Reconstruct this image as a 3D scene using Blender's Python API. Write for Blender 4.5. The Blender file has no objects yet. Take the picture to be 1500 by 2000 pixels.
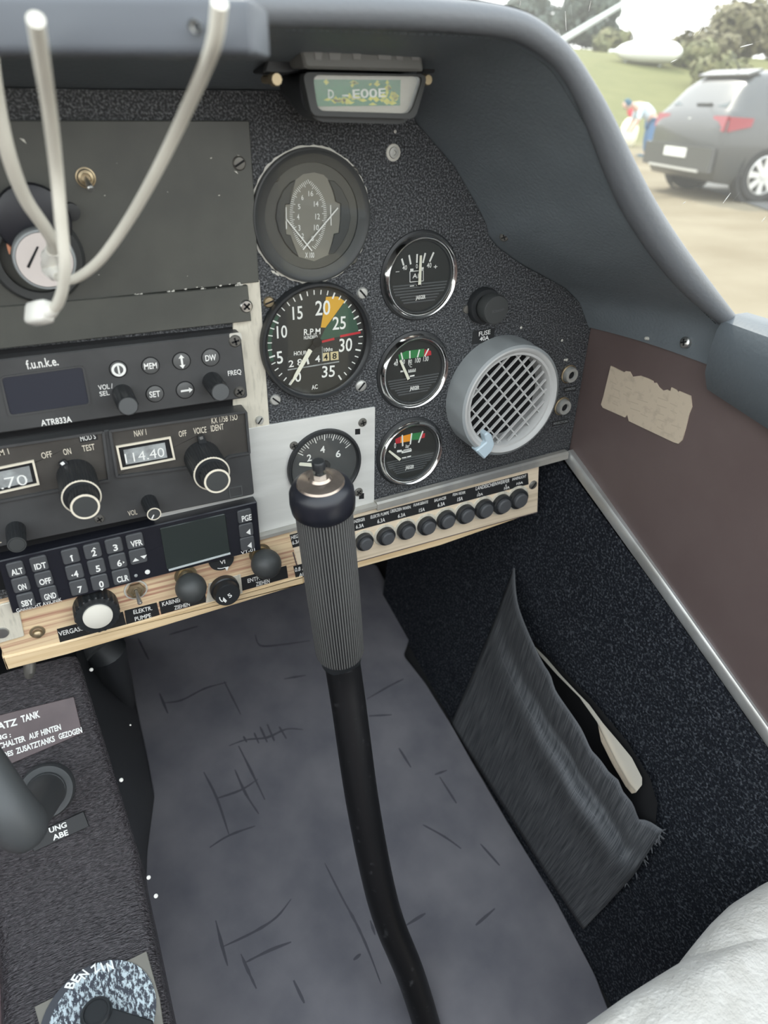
import bpy, bmesh, math, random
from mathutils import Vector, Matrix
random.seed(7)
C = bpy.context.scene.collection
S = bpy.context.scene
PI = math.pi

# ------------------------------------------------------------ camera (world: X right, Y forward through the panel, Z up; panel face is Y = 0; metres)
CM = Matrix(((0.895827, -0.217974, 0.387273), (-0.444091, -0.471665, 0.761784), (0.016614, -0.854412, -0.519331)))
CP = Vector((-0.22749, -0.44748, 0.30506))
FPX = 1350.0
cam = bpy.data.cameras.new('camera')
camo = bpy.data.objects.new('camera', cam)
C.objects.link(camo)
r_, d_, f_ = CM.col[0], CM.col[1], CM.col[2]
camo.matrix_world = Matrix(((r_[0], -d_[0], -f_[0], CP[0]), (r_[1], -d_[1], -f_[1], CP[1]), (r_[2], -d_[2], -f_[2], CP[2]), (0, 0, 0, 1)))
cam.sensor_fit = 'VERTICAL'
cam.sensor_height = 36.0
cam.sensor_width = 27.0
cam.lens = 36.0 * FPX / 2000.0
cam.clip_start = 0.01
cam.clip_end = 1000
cam.dof.use_dof = True
cam.dof.focus_distance = 0.53
cam.dof.aperture_fstop = 7.5
S.camera = camo

# ------------------------------------------------------------ sky, sun, exposure
w = bpy.data.worlds.new('World')
S.world = w
w.use_nodes = True
nt = w.node_tree
nt.nodes.clear()
o_ = nt.nodes.new('ShaderNodeOutputWorld')
b_ = nt.nodes.new('ShaderNodeBackground')
g_ = nt.nodes.new('ShaderNodeTexCoord')
s_ = nt.nodes.new('ShaderNodeSeparateXYZ')
cr = nt.nodes.new('ShaderNodeValToRGB')
cr.color_ramp.elements[0].position = 0.0
cr.color_ramp.elements[0].color = (0.93, 0.95, 0.94, 1)
cr.color_ramp.elements[1].position = 1.0
cr.color_ramp.elements[1].color = (0.74, 0.84, 0.95, 1)
e_ = cr.color_ramp.elements.new(0.35)
e_.color = (0.88, 0.92, 0.95, 1)
nt.links.new(g_.outputs['Generated'], s_.inputs[0])
nt.links.new(s_.outputs['Z'], cr.inputs[0])
nt.links.new(cr.outputs[0], b_.inputs[0])
b_.inputs[1].default_value = 1.25
nt.links.new(b_.outputs[0], o_.inputs[0])
sun = bpy.data.lights.new('sun', 'SUN')
sun.energy = 1.5
sun.color = (1.0, 0.93, 0.80)
sun.angle = math.radians(1.0)
suno = bpy.data.objects.new('sun', sun)
C.objects.link(suno)
az, el = math.radians(14), math.radians(52)      # the sun stands ahead of the aeroplane, a little to the right
sd = Vector((math.sin(az) * math.cos(el), math.cos(az) * math.cos(el), math.sin(el)))
suno.rotation_euler = sd.to_track_quat('Z', 'Y').to_euler()
suno.location = sd * 20
vs = S.view_settings
vs.view_transform = 'Standard'
vs.look = 'None'
vs.gamma = 1.0
vs.use_curve_mapping = False
vs.exposure = 1.6

# ------------------------------------------------------------ placing helpers
def ray(px, py):
    return CM @ Vector(((px - 750) / FPX, (py - 1000) / FPX, 1.0))
def onplane(px, py, P, n):
    d = ray(px, py); n = Vector(n)
    return CP + d * (n.dot(Vector(P) - CP) / n.dot(d))
def pan(px, py, h=0.0):                       # on the plane h in front of the panel face
    d = ray(px, py)
    return CP + d * ((-h - CP.y) / d.y)
def dep(px, py, t):
    return CP + ray(px, py) * t
def zpl(px, py, z):
    d = ray(px, py)
    return CP + d * ((z - CP.z) / d.z)
def proj(P):
    c = CM.transposed() @ (Vector(P) - CP)
    return 750 + FPX * c[0] / c[2], 1000 + FPX * c[1] / c[2]
def stand(base, front, h0):                   # how far a knob whose foot is at `base` stands out so that its face is seen at `front`
    A = pan(base[0], base[1], h0)
    best = (1e9, h0)
    for k in range(1, 160):
        h = h0 + k * 0.0003
        q = proj((A.x, -h, A.z))
        e = (q[0] - front[0]) ** 2 + (q[1] - front[1]) ** 2
        if e < best[0]: best = (e, h)
    return best[1]

# ------------------------------------------------------------ materials
MATS = {}
def mat(name, col, rough=0.5, metal=0.0, col2=None, cs=400.0, cd=4.0, lo=0.4, hi=0.62, bump=None, spec=0.5, stretch=None, coat=0.0, uv=False, sheen=0.0):
    m = bpy.data.materials.new(name)
    m.use_nodes = True
    n = m.node_tree.nodes; l = m.node_tree.links
    b = n['Principled BSDF']
    b.inputs['Base Color'].default_value = (*col, 1)
    b.inputs['Roughness'].default_value = rough
    b.inputs['Metallic'].default_value = metal
    b.inputs['Specular IOR Level'].default_value = spec
    b.inputs['Coat Weight'].default_value = coat
    b.inputs['Sheen Weight'].default_value = sheen
    tc = n.new('ShaderNodeTexCoord')
    mp = n.new('ShaderNodeMapping')
    if stretch: mp.inputs['Scale'].default_value = stretch
    l.new(tc.outputs['UV' if uv else 'Object'], mp.inputs[0])
    if col2:
        t = n.new('ShaderNodeTexNoise')
        t.inputs['Scale'].default_value = cs; t.inputs['Detail'].default_value = cd
        r = n.new('ShaderNodeValToRGB')
        r.color_ramp.elements[0].position = lo; r.color_ramp.elements[1].position = hi
        r.color_ramp.elements[0].color = (*col, 1); r.color_ramp.elements[1].color = (*col2, 1)
        l.new(mp.outputs[0], t.inputs[0]); l.new(t.outputs[0], r.inputs[0]); l.new(r.outputs[0], b.inputs['Base Color'])
    if bump:
        t2 = n.new('ShaderNodeTexNoise')
        t2.inputs['Scale'].default_value = bump[0]; t2.inputs['Detail'].default_value = 3
        bp = n.new('ShaderNodeBump')
        bp.inputs['Strength'].default_value = bump[1]; bp.inputs['Distance'].default_value = bump[2]
        l.new(mp.outputs[0], t2.inputs[0]); l.new(t2.outputs[0], bp.inputs['Height']); l.new(bp.outputs[0], b.inputs['Normal'])
    MATS[name] = m
    return m
M = MATS
mat('crinkle', (0.022, 0.024, 0.027), 0.5, col2=(0.21, 0.22, 0.23), cs=760, cd=5, lo=0.46, hi=0.74, bump=(700, 0.9, 0.0012))
mat('plate_black', (0.068, 0.070, 0.063), 0.42, col2=(0.082, 0.084, 0.074), cs=25, bump=(900, 0.08, 0.0004))
mat('radio_black', (0.050, 0.051, 0.052), 0.5, col2=(0.060, 0.061, 0.062), cs=40, bump=(1500, 0.1, 0.0003))
mat('radio_panel', (0.050, 0.046, 0.041), 0.48, col2=(0.062, 0.057, 0.051), cs=60)
mat('radio_edge', (0.10, 0.105, 0.105), 0.5)
mat('gloss_black', (0.013, 0.014, 0.020), 0.35)
mat('black_plastic', (0.020, 0.022, 0.024), 0.42)
mat('dark_plastic', (0.045, 0.048, 0.048), 0.5)
mat('cap_grey', (0.090, 0.094, 0.096), 0.6)
mat('key_grey', (0.070, 0.073, 0.078), 0.6)
mat('button_grey', (0.10, 0.101, 0.10), 0.55)
mat('slot_dark', (0.006, 0.006, 0.007), 0.8)
mat('deep_black', (0.004, 0.004, 0.005), 0.9)
mat('ink_white', (0.80, 0.80, 0.77), 0.6)
mat('ink_cream', (0.72, 0.66, 0.54), 0.6)
mat('needle', (0.78, 0.76, 0.64), 0.5)
mat('dial_black', (0.022, 0.024, 0.023), 0.5)
mat('dial_grey', (0.045, 0.048, 0.050), 0.5)
mat('dial_taupe', (0.19, 0.18, 0.16), 0.5)
mat('rib_grey', (0.085, 0.09, 0.095), 0.5)
mat('paint_yellow', (0.66, 0.36, 0.03), 0.6)
mat('paint_green', (0.03, 0.20, 0.06), 0.6)
mat('paint_dkgreen', (0.035, 0.085, 0.055), 0.6)
mat('paint_red', (0.50, 0.025, 0.035), 0.6)
mat('paint_orange', (0.80, 0.30, 0.02), 0.6)
mat('counter_cream', (0.62, 0.52, 0.30), 0.6)
mat('chrome', (0.82, 0.82, 0.80), 0.12, 1.0)
mat('chrome_worn', (0.62, 0.62, 0.60), 0.3, 1.0)
mat('steel', (0.50, 0.50, 0.48), 0.35, 0.9)
mat('screw_pale', (0.52, 0.52, 0.49), 0.45, 0.5)
mat('screw_dark', (0.16, 0.155, 0.14), 0.45, 0.5)
mat('brass', (0.42, 0.34, 0.22), 0.35, 0.8)
mat('chip_silver', (0.62, 0.61, 0.55), 0.5, 0.3)
mat('aluminium', (0.64, 0.64, 0.61), 0.42, 0.2, col2=(0.72, 0.72, 0.69), cs=9, bump=(700, 0.06, 0.0004), stretch=(1, 8, 1))
mat('cream_metal', (0.66, 0.62, 0.52), 0.5, 0.1, col2=(0.52, 0.49, 0.41), cs=160, cd=6, lo=0.5, hi=0.72, stretch=(3, 0.6, 1))
mat('trim_alu', (0.62, 0.63, 0.62), 0.32, 0.7, col2=(0.5, 0.5, 0.48), cs=30)
mat('trim_dull', (0.50, 0.48, 0.43), 0.45, 0.4, col2=(0.28, 0.28, 0.27), cs=14, lo=0.4, hi=0.6)
mat('grey_plastic', (0.285, 0.305, 0.31), 0.5, bump=(400, 0.05, 0.0004))
mat('vent_grille', (0.46, 0.46, 0.45), 0.5)
mat('pale_blue', (0.46, 0.56, 0.62), 0.45)
mat('white_plastic', (0.64, 0.58, 0.55), 0.4)
mat('white_plug', (0.80, 0.78, 0.72), 0.35)
mat('cable_white', (0.66, 0.63, 0.55), 0.4)
mat('amber', (0.75, 0.32, 0.18), 0.4)
mat('screen_blue', (0.030, 0.033, 0.045), 0.35)
mat('screen_green', (0.030, 0.038, 0.036), 0.2)
mat('drum', (0.36, 0.38, 0.38), 0.5, col2=(0.22, 0.23, 0.23), cs=120)
mat('lip_grey', (0.42, 0.45, 0.45), 0.4)
mat('label_black', (0.016, 0.017, 0.018), 0.5)
mat('label_brown', (0.10, 0.075, 0.078), 0.5, col2=(0.12, 0.09, 0.093), cs=50)
mat('knob_white', (0.72, 0.69, 0.61), 0.35, coat=0.3)
mat('dome_brown', (0.42, 0.35, 0.30), 0.22, 0.85)
mat('sticker', (0.56, 0.47, 0.36), 0.7, col2=(0.42, 0.35, 0.27), cs=120, cd=6, lo=0.52, hi=0.75)
mat('paper', (0.62, 0.58, 0.50), 0.7)
mat('brown_panel', (0.115, 0.084, 0.080), 0.42, col2=(0.13, 0.097, 0.092), cs=14, bump=(600, 0.06, 0.0005))
mat('leather_blue', (0.135, 0.155, 0.170), 0.45, col2=(0.15, 0.172, 0.188), cs=20, bump=(420, 0.28, 0.0012))
mat('leather_roll', (0.115, 0.122, 0.132), 0.45, bump=(420, 0.2, 0.001))
mat('leather_black', (0.030, 0.027, 0.030), 0.30, col2=(0.080, 0.071, 0.077), cs=700, lo=0.42, hi=0.68, bump=(600, 1.0, 0.0026), stretch=(0.4, 1.4, 1.4))
mat('leather_fine', (0.050, 0.044, 0.047), 0.42, col2=(0.075, 0.068, 0.072), cs=500, bump=(480, 0.7, 0.0014))
mat('stitch', (0.075, 0.085, 0.092), 0.7)
mat('carpet', (0.012, 0.014, 0.019), 0.95, col2=(0.105, 0.115, 0.13), cs=480, cd=5, lo=0.5, hi=0.76, bump=(440, 1.0, 0.003), spec=0.15)
mat('suede', (0.135, 0.133, 0.150), 0.95, col2=(0.205, 0.198, 0.212), cs=14, cd=8, lo=0.33, hi=0.68, bump=(900, 0.15, 0.0006), spec=0.1)
mat('suede_mark', (0.085, 0.084, 0.096), 0.95, spec=0.1)
mat('fabric', (0.050, 0.053, 0.058), 0.85, col2=(0.155, 0.158, 0.165), cs=1.0, cd=5, lo=0.36, hi=0.72, stretch=(260, 5, 1), uv=True, spec=0.2, bump=(1.0, 0.35, 0.0008))
mat('fabric_hem', (0.115, 0.118, 0.125), 0.85, spec=0.2)
mat('fleece', (0.52, 0.495, 0.45), 0.95, col2=(0.60, 0.575, 0.53), cs=60, bump=(350, 0.5, 0.0025), spec=0.1, sheen=0.3)
mat('rubber', (0.060, 0.064, 0.066), 0.5)
mat('tube_black', (0.008, 0.008, 0.009), 0.42, col2=(0.05, 0.05, 0.052), cs=140, cd=9, lo=0.62, hi=0.8)
mat('grip_grey', (0.125, 0.125, 0.122), 0.55)
mat('grip_groove', (0.018, 0.018, 0.020), 0.6)
mat('brown_floor', (0.17, 0.115, 0.115), 0.7, col2=(0.2, 0.14, 0.14), cs=20)
mat('footwell', (0.010, 0.010, 0.011), 0.8)
mat('bar_grey', (0.105, 0.115, 0.132), 0.55, bump=(40, 0.1, 0.002))
mat('wood_batten', (0.78, 0.60, 0.37), 0.5, col2=(0.66, 0.48, 0.27), cs=1.0, cd=5, stretch=(14, 420, 60))
mat('wood_pale', (0.76, 0.64, 0.48), 0.5, col2=(0.60, 0.49, 0.35), cs=1.0, cd=4, lo=0.5, hi=0.7, stretch=(9, 330, 60))
mat('wood_red', (0.74, 0.57, 0.36), 0.5, col2=(0.40, 0.19, 0.13), cs=1.0, cd=4, lo=0.44, hi=0.66, stretch=(8, 330, 60))

def glass(name, tint, haze=0.0, gl=0.04):
    m = bpy.data.materials.new(name); m.use_nodes = True
    n = m.node_tree.nodes; l = m.node_tree.links; n.clear()
    o = n.new('ShaderNodeOutputMaterial'); tr = n.new('ShaderNodeBsdfTransparent'); g = n.new('ShaderNodeBsdfGlossy')
    tr.inputs[0].default_value = (*tint, 1); g.inputs['Roughness'].default_value = 0.03
    lw = n.new('ShaderNodeLayerWeight'); lw.inputs[0].default_value = 0.5
    pw = n.new('ShaderNodeMath'); pw.operation = 'POWER'; pw.inputs[1].default_value = 5.0
    fr = n.new('ShaderNodeMath'); fr.operation = 'MULTIPLY_ADD'; fr.inputs[1].default_value = 0.80; fr.inputs[2].default_value = gl
    l.new(lw.outputs['Facing'], pw.inputs[0]); l.new(pw.outputs[0], fr.inputs[0])
    mx = n.new('ShaderNodeMixShader')
    l.new(fr.outputs[0], mx.inputs[0]); l.new(tr.outputs[0], mx.inputs[1]); l.new(g.outputs[0], mx.inputs[2])
    out = mx
    if haze:
        tl = n.new('ShaderNodeBsdfTranslucent'); tl.inputs[0].default_value = (0.95, 0.94, 0.88, 1)
        m2 = n.new('ShaderNodeMixShader'); m2.inputs[0].default_value = haze
        l.new(mx.outputs[0], m2.inputs[1]); l.new(tl.outputs[0], m2.inputs[2]); out = m2
    l.new(out.outputs[0], o.inputs[0])
    MATS[name] = m
glass('gauge_glass', (0.97, 0.98, 0.97))
glass('perspex', (0.96, 0.97, 0.95), haze=0.06)

# ------------------------------------------------------------ mesh building
def rpoly(pts, r, seg=4):                     # rounded polygon
    out = []; n = len(pts)
    for i in range(n):
        p = Vector(pts[i][:2]); a = Vector(pts[i - 1][:2]); b = Vector(pts[(i + 1) % n][:2])
        u = (a - p); v = (b - p)
        rr = min(r, u.length * 0.45, v.length * 0.45)
        A = p + u.normalized() * rr; B = p + v.normalized() * rr
        for k in range(seg + 1):
            t = k / seg
            out.append(tuple((A * (1 - t) ** 2 + p * 2 * t * (1 - t) + B * t * t)))
    return out
def ccw(p):
    a = sum(p[i - 1][0] * p[i][1] - p[i][0] * p[i - 1][1] for i in range(len(p)))
    return p if a > 0 else p[::-1]
def inset(p, d):
    out = []; n = len(p)
    for i in range(n):
        a = Vector(p[i - 1][:2]); q = Vector(p[i][:2]); b = Vector(p[(i + 1) % n][:2])
        e1 = (q - a); e2 = (b - q)
        if e1.length < 1e-9: e1 = e2
        if e2.length < 1e-9: e2 = e1
        n1 = Vector((-e1.y, e1.x)).normalized(); n2 = Vector((-e2.y, e2.x)).normalized()
        m = n1 + n2
        k = m.length_squared
        m = m * (2.0 / k) if k > 0.2 else n1
        out.append(tuple(q + m * d))
    return out
GL = {}
def glyph(s, off):
    if (s, off) not in GL:
        cu = bpy.data.curves.new('t', 'FONT'); cu.body = s; cu.size = 1; cu.resolution_u = 3; cu.offset = off
        o = bpy.data.objects.new('t', cu)
        me = bpy.data.meshes.new_from_object(o)
        GL[(s, off)] = ([v.co.copy() for v in me.vertices], [tuple(p.vertices) for p in me.polygons])
        bpy.data.objects.remove(o); bpy.data.curves.remove(cu); bpy.data.meshes.remove(me)
    return GL[(s, off)]
class MB:
    def __init__(self): self.v = []; self.f = []; self.uv = None
    def add(self, vs_, fs):
        k = len(self.v); self.v += [tuple(v) for v in vs_]; self.f += [tuple(i + k for i in f) for f in fs]; return k
    def prism(self, p, z0, z1, ch=0.0):
        p = ccw([tuple(q[:2]) for q in p]); n = len(p)
        L = [[(x, y, z0) for x, y in p]]
        if ch: L += [[(x, y, z1 - ch) for x, y in p], [(x, y, z1) for x, y in inset(p, ch)]]
        else: L += [[(x, y, z1) for x, y in p]]
        k = self.add(sum(L, []), [])
        for j in range(len(L) - 1):
            for i in range(n):
                a = k + j * n + i; b = k + j * n + (i + 1) % n
                self.f.append((a, b, b + n, a + n))
        self.f.append(tuple(k + (len(L) - 1) * n + i for i in range(n)))
        self.f.append(tuple(k + i for i in reversed(range(n))))
        return self
    def frame(self, po, pi, z0, z1):
        po = ccw([tuple(q[:2]) for q in po]); pi = ccw([tuple(q[:2]) for q in pi]); n = len(po)
        L = [[(x, y, z0) for x, y in po], [(x, y, z1) for x, y in po], [(x, y, z1) for x, y in pi], [(x, y, z0) for x, y in pi]]
        k = self.add(sum(L, []), [])
        for j in range(4):
            for i in range(n):
                a = k + j * n + i; b = k + j * n + (i + 1) % n; c = k + ((j + 1) % 4) * n + (i + 1) % n; d = k + ((j + 1) % 4) * n + i
                self.f.append((a, b, c, d))
        return self
    def lathe(self, c, prof, n=32, kn=None, mtx=None):     # prof: (radius, height); kn: (ridges, depth, from, to)
        rows = []
        V = []
        for r, z in prof:
            if r <= 1e-9: rows.append([len(V)]); V.append((c[0], c[1], z)); continue
            row = []
            for i in range(n):
                a = 2 * PI * i / n; q = r
                if kn and kn[2] <= z <= kn[3]: q = r - (kn[1] if (i * kn[0] * 2 // n) % 2 else 0)
                row.append(len(V)); V.append((c[0] + q * math.cos(a), c[1] + q * math.sin(a), z))
            rows.append(row)
        F = []
        for A, B in zip(rows[:-1], rows[1:]):
            if len(A) == 1 and len(B) == 1: continue
            for i in range(n):
                j = (i + 1) % n
                if len(A) == 1: F.append((A[0], B[j], B[i]))
                elif len(B) == 1: F.append((A[i], A[j], B[0]))
                else: F.append((A[i], A[j], B[j], B[i]))
        if mtx: V = [mtx @ Vector(v) for v in V]
        self.add(V, F); return self
    def tube(self, path, rad, n=12, caps=True):
        P = [Vector(p) for p in path]; m = len(P)
        R = rad if isinstance(rad, (list, tuple)) else [rad] * m
        T = [(P[min(i + 1, m - 1)] - P[max(i - 1, 0)]).normalized() for i in range(m)]
        u = T[0].orthogonal().normalized(); V = []; F = []
        for i in range(m):
            u = (u - T[i] * u.dot(T[i])).normalized(); v = T[i].cross(u)
            for k in range(n):
                a = 2 * PI * k / n; V.append(P[i] + (u * math.cos(a) + v * math.sin(a)) * R[i])
        for i in range(m - 1):
            for k in range(n):
                a = i * n + k; b = i * n + (k + 1) % n
                F.append((a, b, b + n, a + n))
        if caps: F.append(tuple(reversed(range(n)))); F.append(tuple((m - 1) * n + k for k in range(n)))
        self.add(V, F); return self
    def box(self, x0, x1, y0, y1, z0, z1, ch=0.0):
        return self.prism([(x0, y0), (x1, y0), (x1, y1), (x0, y1)], z0, z1, ch)
    def hull8(self, V):                          # eight corners: bottom four, then top four, both the same way round
        self.add(V, [(3, 2, 1, 0), (4, 5, 6, 7), (0, 1, 5, 4), (1, 2, 6, 5), (2, 3, 7, 6), (3, 0, 4, 7)]); return self
    def grid(self, rows, close=False):
        n = len(rows[0]); k = self.add(sum([list(r) for r in rows], []), [])
        for j in range(len(rows) - 1):
            for i in range(n - (0 if close else 1)):
                a = k + j * n + i; b = k + j * n + (i + 1) % n
                self.f.append((a, b, b + n, a + n))
        return self
    def text(self, s, a, b, hh, z, off=0.012, frame=None):    # a, b: ends of the baseline
        V, F = glyph(s, off)
        x0 = min(v.x for v in V); x1 = max(v.x for v in V)
        a = Vector(a[:2]); b = Vector(b[:2]); e = (b - a); wd = e.length; e.normalize(); u = Vector((-e.y, e.x))
        cap = 0.70
        P = [a + e * ((v.x - x0) / (x1 - x0) * wd) + u * (v.y / cap * hh) for v in V]
        if frame: self.add([frame(p.x, p.y) for p in P], F)
        else: self.add([(p.x, p.y, z) for p in P], F)
        return self
    def build(self, name, m, parent=None, loc=None, smooth=True, ang=38, origin=None):
        me = bpy.data.meshes.new(name)
        vv = self.v
        if origin is not None: vv = [(v[0] - origin[0], v[1] - origin[1], v[2] - origin[2]) for v in vv]
        me.from_pydata(vv, [], self.f)
        bm = bmesh.new(); bm.from_mesh(me)
        bmesh.ops.recalc_face_normals(bm, faces=bm.faces)
        bm.to_mesh(me); bm.free()
        if smooth:
            me.polygons.foreach_set('use_smooth', [True] * len(me.polygons))
            me.set_sharp_from_angle(angle=math.radians(ang))
        me.materials.append(MATS[m] if isinstance(m, str) else m)
        o = bpy.data.objects.new(name, me); C.objects.link(o)
        if parent: o.parent = parent
        if origin is not None: o.location = origin
        if loc is not None: o.location = loc
        return o
def tag(o, label=None, cat=None, group=None, kind=None):
    if label: o['label'] = label
    if cat: o['category'] = cat
    if group: o['group'] = group
    if kind: o['kind'] = kind
    return o
def empty(name, loc, rot=(0, 0, 0)):
    o = bpy.data.objects.new(name, None); C.objects.link(o); o.location = loc; o.rotation_euler = rot
    o.empty_display_size = 0.01
    return o
class PT:                                        # a thing on the panel: local x right, y up, z out of the panel
    def __init__(s, name, px, py, label, cat, group=None, h0=0.0):
        A = pan(px, py, h0); s.X, s.Z = A.x, A.z
        s.root = tag(empty(name, (A.x, 0, A.z), (PI / 2, 0, 0)), label, cat, group)
    def L(s, px, py, h=0.0):
        A = pan(px, py, h); return (A.x - s.X, A.z - s.Z)
    def P(s, pts, h=0.0, r=0.0, seg=4):
        q = [s.L(x, y, h) for x, y in pts]
        return rpoly(q, r, seg) if r else q
    def sc(s, px, py, h=0.0):
        a = Vector(s.L(px - 5, py, h)); b = Vector(s.L(px + 5, py, h)); return (b - a).length / 10
    def text(s, mb, t, a, b, hp, h, off=0.012):
        A = s.L(*a, h); B = s.L(*b, h)
        m = ((a[0] + b[0]) / 2, (a[1] + b[1]) / 2)
        hh = (Vector(s.L(m[0], m[1] - hp, h)) - Vector(s.L(m[0], m[1], h))).length
        mb.text(t, A, B, hh, h + 0.00012, off)
    def line(s, mb, a, b, wp, h, th=0.0003):    # a thin bar between two seen points
        A = Vector(s.L(*a, h)); B = Vector(s.L(*b, h)); e = (B - A).normalized(); u = Vector((-e.y, e.x)) * (wp * s.sc(*a, h) / 2)
        mb.prism([A + u, A - u, B - u, B + u], h, h + th)
    def screw(s, px, py, rp, h, m='screw_pale', slot='slot', ang=0.6, parent=None):
        c = s.L(px, py, h); r = rp * s.sc(px, py, h)
        o = MB().lathe(c, [(r * 1.05, h - 0.0006), (r, h + 0.0004), (r * 0.8, h + 0.0012), (0, h + 0.0015)], 20).build('screw', m, parent or s.root)
        k = MB()
        for a in ([ang] if slot == 'slot' else [ang, ang + PI / 2]):
            e = Vector((math.cos(a), math.sin(a))); u = Vector((-e.y, e.x)); q = r * (0.8 if slot == 'slot' else 0.62); t = r * 0.14; cc = Vector(c)
            k.prism([cc - e * q - u * t, cc + e * q - u * t, cc + e * q + u * t, cc - e * q + u * t], h + 0.0008, h + 0.00165)
        if not parent: k.build('slot', 'slot_dark', o)
        return o
def _pword(s, t, a, b, hp, h, off=0.012, ink='ink_white'):
    m = MB(); s.text(m, t, a, b, hp, h, off); m.build('lettering', ink, s.root)
PT.word = _pword
def struct(o): o['kind'] = 'structure'; return o
# ============================================================ cockpit shell
NW = Vector((1, 0, -0.13)); PW = Vector((0.19, 0, 0))          # lower right wall leans inwards towards the floor
def wallp(px, py, d=0.0): return onplane(px, py, PW - Vector((d, 0, 0)), NW)
NF = Vector((0, -0.209, 1)); PF = Vector((0, -0.23, -0.45))     # floor rises gently towards the front
def floorp(px, py, d=0.0): return onplane(px, py, PF + Vector((0, 0, d)), NF)
def floorz(y): return -0.45 + 0.209 * (y + 0.23)

m = MB(); m.grid([[(x, y, floorz(y) - 0.004) for x in (-0.9, -0.3, 0.3)] for y in (-1.2, -0.3, 0.2, 0.62)])
m.grid([[(x, y, floorz(y) - 0.03) for x in (-0.9, -0.3, 0.3)] for y in (-1.2, -0.3, 0.2, 0.62)])
struct(m.build('floor', 'footwell'))
struct(MB().box(-0.86, -0.84, -1.2, 0.6, -0.7, 0.18).build('wall_left', 'brown_panel'))
struct(MB().box(-0.9, 0.32, -1.24, -1.2, -0.7, 0.30).build('wall_back', 'brown_panel'))
struct(MB().box(0.197, 0.215, 0.0, 0.62, -0.5, 0.195).build('wall_side', 'footwell'))
# upper right wall: brown panel; the carpet lining below it is its part
tr0 = pan(1107, 884, 0.002)
def trimpt(px, py): return onplane(px, py, (0.196, 0, 0), (1, 0, 0.0))
ta = Vector((0.196, 0.03, 0.022)); tb = trimpt(1300, 1147); tcn = trimpt(1503, 1434); te = tcn + (tcn - tb) * 2.2
up = [(0.196, 0.03, 0.185), (0.196, -1.2, 0.185)]
m = MB()
low = [ta, tb, tcn, te]
rows = [[Vector(q) for q in low], [Vector((0.196, q.y, q.z * 0.5 + 0.08)) for q in low], [Vector((0.196, q.y, 0.158)) for q in low]]
m.grid(rows); m.grid([[v + Vector((0.02, 0, 0)) for v in r] for r in rows])
wr = struct(m.build('wall_right', 'brown_panel'))
# carpet
cf = [wallp(812, 1085), wallp(806, 1180), wallp(803, 1290), wallp(800, 1345)]
cb = [ta + Vector((-0.004, 0, -0.004)), tb + Vector((-0.006, 0, -0.004)), tcn + Vector((-0.006, 0, -0.004)), te + Vector((-0.006, 0, 0))]
m = MB()
top = []
N = 24
def lerp_path(P, t):
    P = [Vector(p) for p in P]; L = [0]
    for a, b in zip(P[:-1], P[1:]): L.append(L[-1] + (b - a).length)
    q = t * L[-1]
    for i in range(len(P) - 1):
        if q <= L[i + 1] or i == len(P) - 2: return P[i].lerp(P[i + 1], (q - L[i]) / max(1e-9, L[i + 1] - L[i]))
tp = [Vector((0.186, 0.285, 0.02))] + cb
rows = []
for j in range(13):
    v = j / 12; row = []
    for i in range(N + 1):
        a = lerp_path(tp, i / N)
        yb = max(-1.19, a.y if i else cf[2].y)
        zb = floorz(a.y) - 0.01
        b = Vector((0.19 + 0.13 * zb, a.y, zb))
        row.append(a.lerp(b, v))
    rows.append(row)
m.grid(rows); m.grid([[q + Vector((0.012, 0, 0)) for q in r] for r in rows])
for r in rows[:-1]:
    pass
# front edge of the carpet board
e0 = [r[0] for r in rows]; m.grid([[q for q in e0], [q + Vector((0.012, 0, 0)) for q in e0]])
m.build('carpet_lining', 'carpet', wr)
# aluminium edge trims
t = MB()
def bar(m, pts, wv, hv):
    rows = []
    for p in pts:
        p = Vector(p); rows.append([p - wv - hv, p + wv - hv, p + wv + hv * 0.6, p + wv * 0.6 + hv, p - wv * 0.6 + hv, p - wv + hv * 0.6])
    m.grid(rows, close=True)
    k = len(m.v); n = len(pts)
    m.f.append(tuple(range(k - 6, k))); m.f.append(tuple(reversed(range(k - 6 * n, k - 6 * n + 6))))
dirv = (te - ta).normalized(); nrm = Vector((-1, 0, 0)); upv = nrm.cross(dirv).normalized()
if upv.z < 0: upv = -upv
t0 = pan(1108, 884, 0.0)
bar(t, [t0 + Vector((0.0, -0.002, 0)), tb, tcn, te], nrm * 0.004, upv * 0.0052)
struct(t.build('trim_1', 'trim_alu'))
t = MB(); a = pan(733, 986, 0.004); b = pan(1105, 886, 0.004)
bar(t, [a, a.lerp(b, 0.33), b], Vector((0, 0.004, 0)), Vector((0, 0, 0.0036)))
bar(t, [pan(500, 1049, 0.004), pan(620, 1017, 0.004), a], Vector((0, 0.003, 0)), Vector((0, 0, 0.0018)))
struct(t.build('trim_2', 'trim_dull'))
# padded sill behind the hood
m = MB()
s0 = onplane(1424, 628, (0.197, 0, 0), (1, 0, 0))
prof = [(-0.020, 0.006), (-0.016, 0.014), (-0.004, 0.018), (0.012, 0.018), (0.024, 0.012), (0.028, 0.0), (0.026, -0.03), (-0.012, -0.046), (-0.020, -0.030), (-0.0215, -0.01)]
rows = []
for k in range(9):
    y = s0.y - 0.003 - (0 if k == 0 else 0.004) - 0.075 * k; g = 0.82 if k == 0 else 1.0
    rows.append([(0.199 + x * g, y, s0.z - 0.009 + z * g - 0.03 * (k / 8)) for x, z in prof])
m.grid(rows, close=True); m.f.append(tuple(range(10)))
o = m.build('sill_pad', 'leather_roll'); o.data.materials[0] = mat('sill_leather', (0.085, 0.097, 0.106), 0.45, bump=(420, 0.25, 0.001)); tag(o, 'dark padded leather sill roll behind the hood end at right', 'sill pad')
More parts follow.
